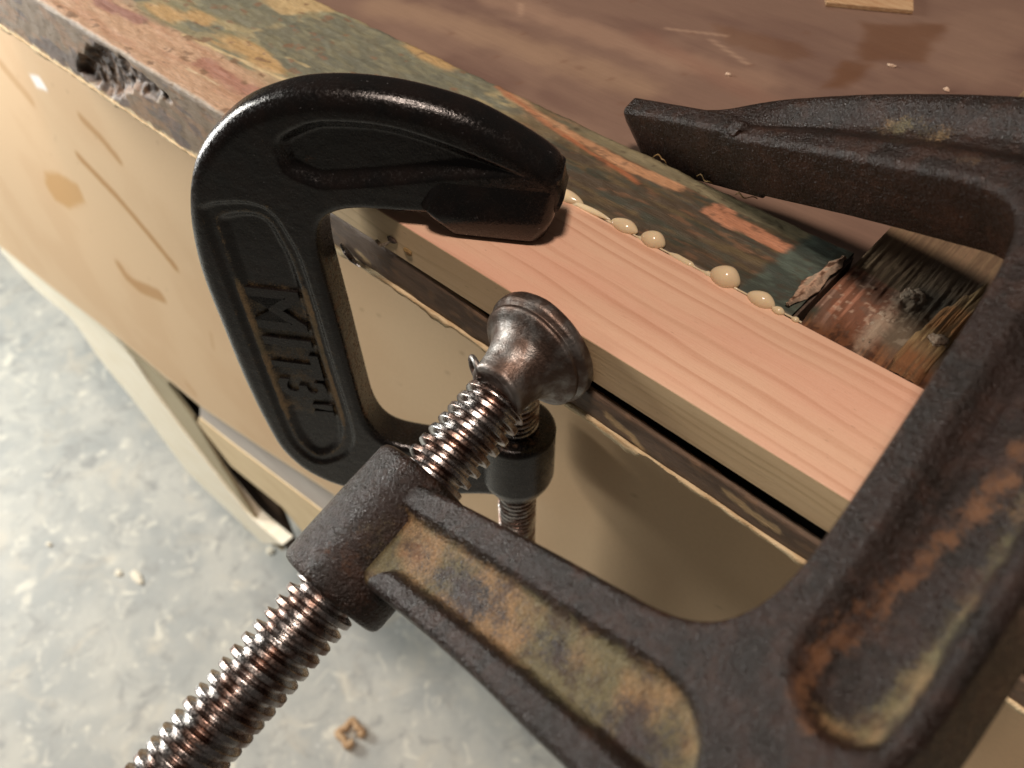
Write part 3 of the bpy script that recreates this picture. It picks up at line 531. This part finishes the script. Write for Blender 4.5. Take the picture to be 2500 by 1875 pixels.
# glue squeezed out along the back joint
lab = ['flat cream glue bead right beside the small clamp jaw tip', 'thin flattened smear of glue just past the small clamp jaw', 'small glue bead between the jaw tip and the round beads', 'round mid-sized glue bead on the joint, next after the small low one',
       'largest round glue bead on the back joint of the pine', 'oval glue bead between the largest one and the rail', 'tiny glue bead touching the oval one', 'smallest glue crumb at the foot of the rail end']
rad = [tuple(.9*q for q in p) for p in [(6.5, 2.4, 2.0), (7, 1.1, .9), (4.2, 2.6, 2.2), (3.6, 3.1, 2.9), (4.1, 3.7, 3.7), (3.7, 2.6, 2.5), (1.7, 1.3, 1.2), (1.0, .9, .8)]]
pos = [(-118.5, 39.4), (-109, 39.0), (-97.8, 39.6), (-88.6, 39.9), (-66.2, 39.9), (-55.2, 38.9), (-50.4, 38.4), (-45.8, 38.5)]
for i in range(8):
    bm = bmesh.new(); bmesh.ops.create_uvsphere(bm, u_segments=32, v_segments=20, radius=1)
    for v in bm.verts:
        t = v.co.x; q = 1.0
        if t > 0: q = 1-.35*t*t
        xx = v.co.x*(1+.25*max(0, -v.co.x)**2)
        v.co = Vector((xx*rad[i][0], v.co.y*rad[i][1]*q, v.co.z*rad[i][2]*q+.1))*S
    me = bpy.data.meshes.new('glue_bead'); bm.to_mesh(me); bm.free(); me.materials.append(glue); me.polygons.foreach_set('use_smooth', [True]*len(me.polygons))
    o = bpy.data.objects.new('glue_bead', me); col.objects.link(o); o.location = Vector((pos[i][0], pos[i][1], .5))*S; o.rotation_euler = (0, 0, .05)
    tag(o, lab[i], 'glue bead', 'glue beads squeezed out along the pine strip')
xs = np.arange(-126, -44, .4); rr = .35+.9*ss(.45, .7, fbm(xs/5, 0, seed=161)); ang = np.linspace(0, 2*np.pi, 10, endpoint=False)
V = np.stack([np.stack([xs, 38.9+.6*(fbm(xs/7, 0, seed=162)-.5)+rr*.8*math.cos(a), .15+rr*.7*math.sin(a)], -1) for a in ang], 1)
o = mesh_np('glue_line', V.reshape(-1, 3), gridfaces(len(xs), 10, cv=True), glue); tag(o, 'thin uneven line of cream glue running along the back joint of the pine', 'glue line')

# loose bits
P = D['panel_marks']
ch = empty('wood_offcut', (-120, 235, -10)); tag(ch, 'flat orange wood offcut lying on the bench top at the top edge of the picture', 'wood offcut')
V = [(-12, -16, .4), (17, .5, .4), (6, 24, .4), (-24, 4, .4)]; V = V+[(x, y, 1.9) for x, y, _ in V]
o = mesh_np('offcut_body', V, [[0, 3, 2, 1], [4, 5, 6, 7], [0, 1, 5, 4], [1, 2, 6, 5], [2, 3, 7, 6], [3, 0, 4, 7]], chipm, ch, smooth=False)
for i, (x, y) in enumerate(P['specks'][:3]):
    o = lump('crumb', (x, y, -9.5), (.9+.25*(i % 3), .8, .5), speck, None, 11+i, 1.3)
    tag(o, ['pale crumb on the bench above the gap between the two clamps', 'pale crumb touching the far side of the big clamp jaw', 'tiny pale crumb on the brown stain beyond the big clamp', 'tan flake on the bench between the small clamp and the big jaw',
            'crumb near the top of the bench left of centre', 'tan crumb nearest the far edge of the painted plank', 'small tan crumb left of the big clamp jaw'][i], 'crumb', 'crumbs on the bench top')
for i, (x, y, L_, th) in enumerate([(-112, 71.4, 5, .25), (-97, 71.6, 6, .1), (-84, 71.4, 7, .6)]):
    nseg = 14; t = np.linspace(0, 1, nseg); xv = x+L_*t*math.cos(th); yv = y+L_*t*math.sin(th)*.6+.8*np.sin(t*5+i); zv = .5+1.8*t*(1-t)*2+.5*np.sin(t*9)
    ang = np.linspace(0, 2*np.pi, 6, endpoint=False); w_ = .28*(1-.5*t)
    V = np.stack([np.stack([xv, yv+w_*math.cos(a), zv+w_*math.sin(a)], -1) for a in ang], 1)
    o = mesh_np('wood_splinter', V.reshape(-1, 3), gridfaces(nseg, 6, cv=True), fib)
    tag(o, ['short splinter at the far plank edge nearest the big jaw tip', 'short dark splinter under the big clamp jaw', 'curved splinter standing up by the big clamp jaw', 'long splinter lying along the far edge of the plank', 'splinter on the far plank edge closest to the rail'][i], 'wood splinter', 'splinters along the far edge of the painted plank')
sl = empty('nail_stub', (-171, -.6, -24.5)); tag(sl, 'small bright metal nail stub sticking out of the dark lip beside the small clamp', 'nail')
def tube(name, pts, r, mat, parent, seg=12):
    pts = np.array(pts, float); n = len(pts); V = []
    for i in range(n):
        d = pts[min(i+1, n-1)]-pts[max(i-1, 0)]; d /= np.linalg.norm(d); u = np.cross(d, [.3, .2, 1]); u /= np.linalg.norm(u); v = np.cross(d, u)
        rr = r[i] if hasattr(r, '__len__') else r
        V += [pts[i]+rr*(math.cos(a)*u+math.sin(a)*v) for a in np.linspace(0, 2*np.pi, seg, endpoint=False)]
    F = gridfaces(n, seg, cv=True).tolist()+[list(range(seg))[::-1], list(range((n-1)*seg, n*seg))]
    return mesh_np(name, V, F, mat, parent)
tube('shank', [(-4, .2, 1.2), (-1, -.4, 0), (2, -.8, -1.0), (5, -.5, -2.2)], [.5, 1.0, .9, .3], steel, sl)
kt = empty('pine_nick', (-152, -.3, -11.5)); tag(kt, 'torn nick with a curled grey sliver on the side of the pine strip', 'wood nick')
tube('sliver', [(-3.5, 0, -.5), (-2.5, -1.2, 1.2), (-.6, -1.6, .8), (1.5, -.8, 2.2), (3, 0, 3.6)], [.5, .55, .45, .5, .2], crust, kt)
lump('tear', (0, 0, 0), (1.8, .5, .9), dark_wood, None, 8).parent = kt; bpy.data.objects['tear'].location = Vector((3.2, .1, 3.9))*S

# ------------------------------------------------------------------ clamp frames
def frame_mesh(name, I, O, h, mat, parent, pockets, dirtf, rustf, nst=420, nf=46, r=2.4, sgn=1, ro=None):
    I = catmull(I, nst); O = catmull(O, nst); W = np.linalg.norm(O-I, axis=1)
    ro = ro or r; th = np.linspace(0, np.pi/2, 8); e = np.array([r*(1-math.cos(a)) for a in th]); eo = np.array([ro*(1-math.cos(a)) for a in th])
    tt = np.linspace(0, 1, nf)[1:-1]; sc_ = np.minimum(1, W/(r+ro)*.95)[:, None]
    e = e[None, :]*sc_; eo = eo[None, :]*sc_; rr_ = r*sc_; ror = ro*sc_
    d = np.concatenate([e, rr_+(W[:, None]-rr_-ror)*tt[None, :], W[:, None]-eo[:, ::-1]], 1)
    di = np.minimum(d, rr_); do = np.minimum(W[:, None]-d, ror)
    Hh = h-rr_+np.sqrt(np.maximum(rr_**2-(rr_-di)**2, 0))-ror+np.sqrt(np.maximum(ror**2-(ror-do)**2, 0))
    dirn = (O-I)/W[:, None]; XY = I[:, None, :]+dirn[:, None, :]*d[..., None]
    x, y = XY[..., 0], XY[..., 1]; pocket = np.zeros(x.shape)
    for P_, dep, sl_ in pockets:
        sd = polysd(x, y, P_); k = ss(0, sl_, sd); Hh = Hh-dep*k; pocket = np.maximum(pocket, k)
    Hh = Hh+.12*(fbm(x/2.2, y/2.2, seed=171)-.5)
    m_ = d.shape[1]
    V = np.concatenate([np.stack([x, y, sgn*Hh], -1), np.stack([x, y, -sgn*Hh], -1)[:, ::-1]], 1)
    wall = np.zeros_like(V[..., 0]); wall[:, :3] = 1; wall[:, m_-3:m_+3] = 1; wall[:, -3:] = 1
    pk2 = np.concatenate([pocket, pocket[:, ::-1]], 1)
    dirt = dirtf(V[..., 0], V[..., 1], V[..., 2], pk2, wall); rust = rustf(V[..., 0], V[..., 1], V[..., 2], pk2, wall)
    n, k = V.shape[:2]; F = gridfaces(n, k, cv=True)
    if sgn > 0: F = F[:, ::-1]
    F = F.tolist()+[list(range(k)) if sgn > 0 else list(range(k))[::-1], list(range((n-1)*k, n*k))[::-1] if sgn > 0 else list(range((n-1)*k, n*k))]
    o = mesh_np(name, V.reshape(-1, 3), F, mat, parent, attrs={'dirt': dirt.ravel(), 'rust': rust.ravel()})
    bm = bmesh.new(); bm.from_mesh(o.data); bmesh.ops.recalc_face_normals(bm, faces=bm.faces[:]); bm.to_mesh(o.data); bm.free()
    return o
def frame4(origin, ex, ey, ez):
    M = Matrix.Identity(4)
    for i in range(3): M[i][0], M[i][1], M[i][2], M[i][3] = ex[i], ey[i], ez[i], origin[i]*S
    return M
def screw(name, D_, pitch, depth, z0, z1, mat, parent, axis, crest=.36, root=.22):
    nz = int((z1-z0)/pitch*20); na = 72; z = np.linspace(z0, z1, nz); a = np.linspace(0, 2*np.pi, na, endpoint=False)
    A, Z = np.meshgrid(a, z, indexing='ij'); ph = (Z/pitch-A/(2*np.pi)) % 1.0; f = (1-crest-root)/2
    p = np.where(ph < crest, 1, np.where(ph < crest+f, 1-(ph-crest)/f, np.where(ph < crest+f+root, 0, (ph-crest-f-root)/f)))
    p = p*p*(3-2*p)*.12+p*.88
    Rr = D_/2-depth*(1-p)+.05*(fbm(np.cos(A)*3+7, np.sin(A)*3+7, Z/1.5, seed=181)-.5); end = ss(z1, z1-1.8, Z); Rr = np.where(Z > z1-1.8, np.minimum(Rr, D_/2-depth*1.0+depth*end), Rr)
    X, Y = Rr*np.cos(A), Rr*np.sin(A)
    V = np.stack([X, Y, Z], -1) if axis == 'z' else np.stack([Y, Z, X], -1)
    F = gridfaces(na, nz, cu=True).tolist(); F += [[i*nz for i in range(na)][::-1], [i*nz+nz-1 for i in range(na)]]
    o = mesh_np(name, V.reshape(-1, 3), F, mat, parent)
    bm = bmesh.new(); bm.from_mesh(o.data); bmesh.ops.recalc_face_normals(bm, faces=bm.faces[:]); bm.to_mesh(o.data); bm.free()
    return o
def with_attrs(o, dirtf, rustf):
    n = len(o.data.vertices); co = np.zeros(n*3, np.float32); o.data.vertices.foreach_get('co', co); co = co.reshape(-1, 3)/S
    for k, f in (('dirt', dirtf), ('rust', rustf)):
        a = o.data.attributes.new(k, 'FLOAT', 'POINT'); a.data.foreach_set('value', np.asarray(f(co[:, 0], co[:, 1], co[:, 2])+0*co[:, 0], np.float32))
    return o

# big clamp: local x along the arms, local y along the screw towards the jaw, local z towards the viewer
big = empty('c_clamp', mat4=frame4(D['F'], D['C2B'], D['C2A'], D['C2N']))
tag(big, 'large rusty brown C-clamp in front, its steel screw pressing the side of the pine strip', 'clamp')
I2 = [(3, -49), (12, -48), (25, -46.6), (50, -44.6), (68, -43.5), (77.5, -42.8), (84, -41.2), (88.6, -38), (91.8, -32.5), (93.3, -25), (93.6, -15), (93.3, 0), (92.8, 15), (92.2, 30), (91.4, 41), (89.6, 50), (85.5, 56.4), (79, 60), (70, 61.7), (60, 63.4), (42, 66.2), (22, 68.7), (13, 70), (0, 73), (-14, 76), (-34, 79)]
O2 = [(3, -72), (20, -71.8), (33, -71), (56, -70.5), (74, -70.8), (87, -70.4), (98, -67.6), (108, -61.5), (115.5, -52.5), (119.3, -41), (120.4, -27), (120.6, -5), (120.4, 15), (120, 32), (118.5, 48), (115, 62), (108, 74), (97, 82), (84, 86), (68, 88), (45, 88.5), (24, 87), (13, 85.2), (1, 82), (-14, 82.5), (-36, 85.5)]
arm_p = smooth_poly([(12, -53), (37, -51.6), (61, -50.4), (84, -49.3), (91, -50.3), (96, -53.5), (98.8, -58), (99.2, -62.5), (96, -65.4), (88, -65.6), (63, -65.6), (44, -66.5), (28, -67.2), (22, -67.6), (19, -70.5), (16, -76), (0, -76), (-3, -66), (-1, -56), (7, -54)])
spn_p = smooth_poly([(99, -36), (99.7, -20), (99.3, 0), (99, 20), (99, 40), (101, 47), (106, 50), (111, 48), (115, 42), (117, 30), (118.2, 10), (118.4, -10), (118, -38), (115, -45), (108.5, -46.5), (102, -42.5)])
jaw_p = smooth_poly([(14, 74), (33, 71.6), (46, 70.4), (68, 68), (85, 64.8), (95, 60), (103, 61), (104, 68), (97, 77), (84, 81.5), (60, 84.5), (40, 85.2), (22, 83)])
def dirt2(x, y, z, pk_, wl):
    low = (y < -46); sp = (x > 94) & (y > -47) & (y < 52)
    d = pk_*(low*(.86+.08*ss(40, 70, x)) + sp*(.10+.80*(.25+.75*ss(-22, -38, y))*np.exp(-(segd(x, y, [(106, -44.5), (111, -43.5), (114.5, -38), (116, -26), (116.5, 0)])/3.2)**2)+.38*ss(103, 99.5, x)*ss(30, -30, y)+.42*np.exp(-((x-115.2)/2.6)**2)) + (y > 55)*.0)
    d = d+(y > 55)*(.62*np.exp(-(((x-52)/7)**2+((y-79)/3.2)**2))+.5*np.exp(-(((x-63)/5)**2+((y-77)/3)**2))+.5*np.exp(-(((x-74)/4)**2+((y-66)/2.5)**2)))
    d = d-low*.62*(np.exp(-(((x-40)/10)**2+((y+60)/4)**2))+np.exp(-(((x-86)/8)**2+((y+61)/5)**2))+.7*np.exp(-(((x-64)/6)**2+((y+58)/3.5)**2)))
    return np.clip(d, 0, 1.2)*(z > 0)
def rust2(x, y, z, pk_, wl):
    r = .75*np.exp(-(((x-22)/6)**2+((y+60)/5)**2))+.78*np.exp(-(segd(x, y, [(111, 14), (109, -4), (105, -24), (103.5, -32)])/3.0)**2)+.6*np.exp(-(((x-108)/5)**2+((y-26)/9)**2))+.35*np.exp(-(((x-87)/7)**2+((y+44)/2.5)**2))+.8*np.exp(-(segd(x, y, [(102, -36), (103.5, -43), (107, -45.5)])/1.9)**2)+.25*np.exp(-(((x-50)/9)**2+((y+63)/3)**2))
    r = r+(1.2*np.exp(-(((x-16)/5)**2+((y-71)/5)**2+((z+3)/4)**2))+.7*np.exp(-(((x+2)/5)**2+((y-72)/5)**2+((z+3)/6)**2)))*wl
    return r*1.0
frame_mesh('frame', I2, O2, 10, iron, big, [(arm_p, 3.2, 3.2), (spn_p, 4.0, 4.5), (jaw_p, 3.2, 7.0)], dirt2, rust2, nst=520, nf=60, r=1.8, ro=2.6)
b2 = densify([(-79.5, 8.6), (-79.5, 12.6), (-79.2, 13.3), (-78.4, 13.9), (-77, 14.1), (-60, 14.2), (-46.6, 13.9), (-45.4, 13.3), (-44.9, 12.3), (-44.9, 8.6)], .7)
o = lathe('screw_boss', b2, iron, big, 96, 'y', .12)
with_attrs(o, lambda x, y, z: .42*np.exp(-(((x-11)/5)**2+((y+62)/9)**2))*(z > 0), lambda x, y, z: .42*np.exp(-(((x-9)/5)**2+((y+70)/6)**2))+.1)
screw('screw', 17.2, 3.5, 1.9, -175, -18.2, steel, big, 'y', .40, .26)
# jaw pad bar on the far side, thicker than the web
def rbar(name, rings, mat, parent, axis_map, nr=9):     # rings: (u, [v0,v1], [w0,w1], r) rounded rectangles
    V = []; m_ = 0
    for (u, (v0, v1), (w0, w1), r) in rings:
        loop = []
        for cx, cy, a0 in ((v1-r, w1-r, 0), (v0+r, w1-r, 90), (v0+r, w0+r, 180), (v1-r, w0+r, 270)):
            for i in range(nr):
                a = math.radians(a0+90*i/(nr-1)); loop.append((cx+r*math.cos(a), cy+r*math.sin(a)))
        m_ = len(loop); V += [axis_map(u, v, w_) for v, w_ in loop]
    F = gridfaces(len(rings), m_, cv=True).tolist(); F += [list(range(m_))[::-1], list(range((len(rings)-1)*m_, len(rings)*m_))]
    o = mesh_np(name, V, F, mat, parent)
    bm = bmesh.new(); bm.from_mesh(o.data); bmesh.ops.recalc_face_normals(bm, faces=bm.faces[:]); bm.to_mesh(o.data); bm.free(); return o
rg = []
for u in np.linspace(-36, 14, 40):
    e = max(0, (-33.5-u)/2.5); e2 = ss(8, 14, u); c = 79.3-(u+36)*.165; k = 1-.35*e*e
    rg.append((u, (c-.8+e*.8, c+6.0-e*.8), (-11.5*k, 11.0*k-3*e2), 1.5))
o = rbar('jaw_pad', rg, iron, big, lambda u, v, w_: (u, v, w_)); with_attrs(o, lambda x, y, z: .12+0*x, lambda x, y, z: .3*np.exp(-(((x-4)/5)**2+((z+1)/4)**2)))
o = lump('casting_knob', (0, 0, 0), (3.2, 2.6, 2.2), iron, None, 5, .4); o.parent = big; o.location = Vector((12.5, 73.2, 9.6))*S; with_attrs(o, lambda x, y, z: 0*x, lambda x, y, z: 0*x)
# swivel pad sits square on the pine side, so it gets its own direction
Mb = frame4(D['F'], D['C2B'], D['C2A'], D['C2N'])
pad = densify([(.15, 0), (.15, 15.6), (.8, 16.7), (1.6, 17.1), (3.6, 17.1), (4.4, 16.5), (4.8, 15.5), (5.2, 15.3), (5.7, 15.9), (6.6, 15.8), (7.3, 14.8), (8.2, 12.8), (9.6, 11.1), (12, 9.7), (15, 8.8), (18, 8.5), (19.2, 8.6), (19.9, 8.2), (20.1, 7.4), (19.6, 5.5), (19.6, 0)], .6)
o = lathe('swivel_pad', pad, padst, None, 96, 'z', .35)
co = np.zeros(len(o.data.vertices)*3, np.float32); o.data.vertices.foreach_get('co', co); co = co.reshape(-1, 3)
Rz = np.array([[1, 0, 0], [0, 0, -1], [0, 1, 0]])           # local z -> world -y
tilt = Matrix.Rotation(math.radians(-5), 3, 'X')
wc = (co@Rz.T); wc[:, 0] *= .93; wc[:, 2] = wc[:, 2]*.91+1.3*S; k = np.clip((-wc[:, 1]/S-6)/17, 0, 1)
wc[:, 2] -= k*k*3.2*S; wc[:, 0] += k*.8*S                   # neck leans to meet the tilted screw
wco = wc+np.array(D['F'])*S; Bm = np.array([D['C2B'], D['C2A'], D['C2N']]); loc = (wco-np.array(D['F'])*S)@Bm.T
o.data.vertices.foreach_set('co', loc.astype(np.float32).ravel()); o.data.update(); o.parent = big
def tolocal(p): return tuple((np.array(p, float)-np.array(D['F']))@Bm.T)
rp = [tolocal((D['F'][0]-7.2+2.6*math.cos(a), -18.5-1.2*math.cos(a), D['F'][2]+1.5+2.6*math.sin(a))) for a in np.linspace(0, 2*np.pi, 25)]
tube('crimp_lip', rp, .8, padst, big, 10)
tube('ball_joint', [(0, -20.5, 0), (0, -18, .2), (0, -14, 1)], [6.6, 6.4, 5.5], padst, big, 32)

# small clamp: local x from screw to spine, local y up, local z away from the viewer
ph = math.radians(33)
sm_ = empty('c_clamp', mat4=frame4(D['A0'], (-math.cos(ph), -math.sin(ph), 0), (0, 0, 1), (-math.sin(ph), math.cos(ph), 0)))
tag(sm_, 'smaller glossy black C-clamp standing upright with its jaw on top of the pine strip', 'clamp')
I1 = [(-11, 9), (-8, 6.5), (-2, 5.5), (8, 5), (20, 4.5), (31, 4.2), (42, 3.8), (49, 2), (53.5, -1.5), (56, -7), (56.8, -15), (56.6, -25), (55.8, -45), (55, -70), (54.2, -86), (52, -95), (48, -100.2), (41, -102.5), (28, -103), (14, -103), (6, -103)]
O1 = [(-12.9, 13), (-11.6, 19), (-8, 23.5), (3, 30), (14, 34.6), (31, 37.8), (47, 37.8), (60, 35), (73.5, 28.2), (86, 15.8), (94, -1.5), (98, -24), (98, -50), (97.2, -77), (95.2, -100), (92, -117), (83, -130.5), (66, -137.5), (38, -134.5), (14, -129), (6, -128)]
jp = [(61, 25), (53, 29.6), (46, 31.2), (33, 31.4), (21, 29), (9, 25), (-3, 19.9), (1, 19), (16, 16.5), (32, 13), (50, 9.8), (56, 10.8), (61.5, 14), (62.8, 20)]
jo = [(65, 29), (54, 35.6), (46, 37.4), (33, 38), (20, 36), (6, 31.5), (-8, 22), (1, 16.5), (16, 12), (32, 9.2), (50, 7), (58, 7.6), (65, 12), (67.5, 20)]
sp_ = [(88.9, 0), (83.2, 2.6), (73.3, 3.5), (67, .3), (63.8, -8), (62, -16), (60.9, -33.3), (60, -59.4), (58.6, -94.6), (61.3, -108), (69, -117), (78.8, -120), (86.3, -108.7), (88.3, -81.7), (89.3, -52.3), (90, -27), (90, -5)]
si = [(x*.74+75*.26, y*.93-58*.07) for x, y in sp_]
ax = [(59.2, -8), (57.9, -20), (58, -40), (57.5, -70), (57, -88), (56.2, -88), (56.6, -70), (57.1, -40), (57.2, -20)]
jp = smooth_poly(jp); sp_ = smooth_poly(sp_); si = smooth_poly(si)
def dirt1(x, y, z, pk_, wl):
    e = np.abs(polysd(x, y, si)); d = .5*np.exp(-(e/1.0)**2)*(x > 50)+.30*np.exp(-(np.abs(polysd(x, y, sp_))/1.2)**2)
    d = d+.50*(polysd(x, y, si) > -1)*ss(-26, -31, y)*ss(-97, -90, y)*ss(93, 84, x)
    return np.clip(d, 0, 1)*(z < 0)
def rust1(x, y, z, pk_, wl):
    return .50*wl*(np.abs(x-55.5) < 4)*ss(-10, -20, y)*ss(-100, -88, y)+.8*np.exp(-(((x-55)/2)**2+((y-17)/2)**2))*(z < 0)
frame_mesh('frame', I1, O1, 7.0, black, sm_, [(jp, 3.0, 4.5), (sp_, 1.2, 2.2), (si, 1.6, 3.2)], dirt1, rust1, nst=520, nf=72, r=2.6, sgn=1, ro=5.2)
rg = []
for y_, b0, b1, w_, r in ((.4, -6, 16.5, 8, 4), (.9, -7.5, 17.5, 9, 4.2), (2.2, -8.6, 19, 10, 4.5), (6.5, -10.2, 23, 10.6, 4.5), (8.6, -10.8, 24.6, 10.4, 4), (16.5, -12, 21, 6.6, 3.0), (18.5, -12, 14, 6.6, 3), (20, -10, 8, 5.5, 2.5)):
    rg.append((y_, (b0, b1), (-w_, w_), r))
o = rbar('jaw_pad', rg, black, sm_, lambda u, v, w_: (v, u, w_)); with_attrs(o, lambda x, y, z: 0*x, lambda x, y, z: .05+0*x)
o = lathe('screw_boss', densify([(-123.5, 7), (-123.5, 10.5), (-122.6, 11.2), (-118, 13.2), (-115, 13.9), (-90.5, 13.9), (-89, 13.2), (-88.3, 12), (-88.3, 7)], .8), black, sm_, 72, 'y', .08)
with_attrs(o, lambda x, y, z: .12*(y > -92), lambda x, y, z: .35*ss(-93, -89, y))
screw('screw', 15.2, 2.7, 2.0, -215, -36, steel, sm_, 'y')
lathe('swivel_pad', densify([(-29.8, 0), (-29.8, 10), (-31, 11), (-33, 10.6), (-36, 7), (-40, 6), (-40, 0)], .8), padst, sm_, 48, 'y')
# raised casting letters on the spine
def glyph(ch_, z_top, z_bot, b_base, b_top, floor=3.9):
    cu = bpy.data.curves.new('letter', 'FONT'); cu.body = ch_; cu.extrude = .5; cu.size = 1; cu.offset = .02; cu.extrude = .10
    t = bpy.data.objects.new('tmp_letter', cu); col.objects.link(t); dg = bpy.context.evaluated_depsgraph_get(); me = bpy.data.meshes.new_from_object(t.evaluated_get(dg)); bpy.data.objects.remove(t)
    v = np.array([q.co[:] for q in me.vertices]); lo, hi = v.min(0), v.max(0); u = (v-lo)/(hi-lo)
    X = b_base+(b_top-b_base)*u[:, 1]; Y = z_top+(z_bot-z_top)*u[:, 0]; Z = -(floor+1.3*u[:, 2])
    co = (np.stack([X, Y, Z], -1)*S).astype(np.float32); me.vertices.foreach_set('co', co.ravel()); me.name = 'letter'
    me.materials.clear(); me.materials.append(black); o = bpy.data.objects.new('letter', me); col.objects.link(o); o.parent = sm_
    with_attrs(o, lambda x, y, z: .10+0*x, lambda x, y, z: 0*x)
    bv = o.modifiers.new('soft', 'BEVEL'); bv.width = .25*S; bv.segments = 2
    return o
for a in (('M', -31, -48.5, 85.5, 67.5), ('I', -52.5, -56, 85, 67.5), ('T', -59.5, -71.5, 84.5, 66.5), ('3', -73, -82.5, 84, 66.5), ('"', -85, -91.5, 73.5, 66)): glyph(*a)

# all meshes near the clamps use smooth shading by face angle where they have hard edges
for o in bpy.data.objects:
    if o.type == 'MESH' and o.name.split('.')[0] in ('jaw_pad', 'screw_boss'):
        try: o.data.set_sharp_from_angle(angle=math.radians(50))
        except Exception: pass
sc.render.engine = 'CYCLES'
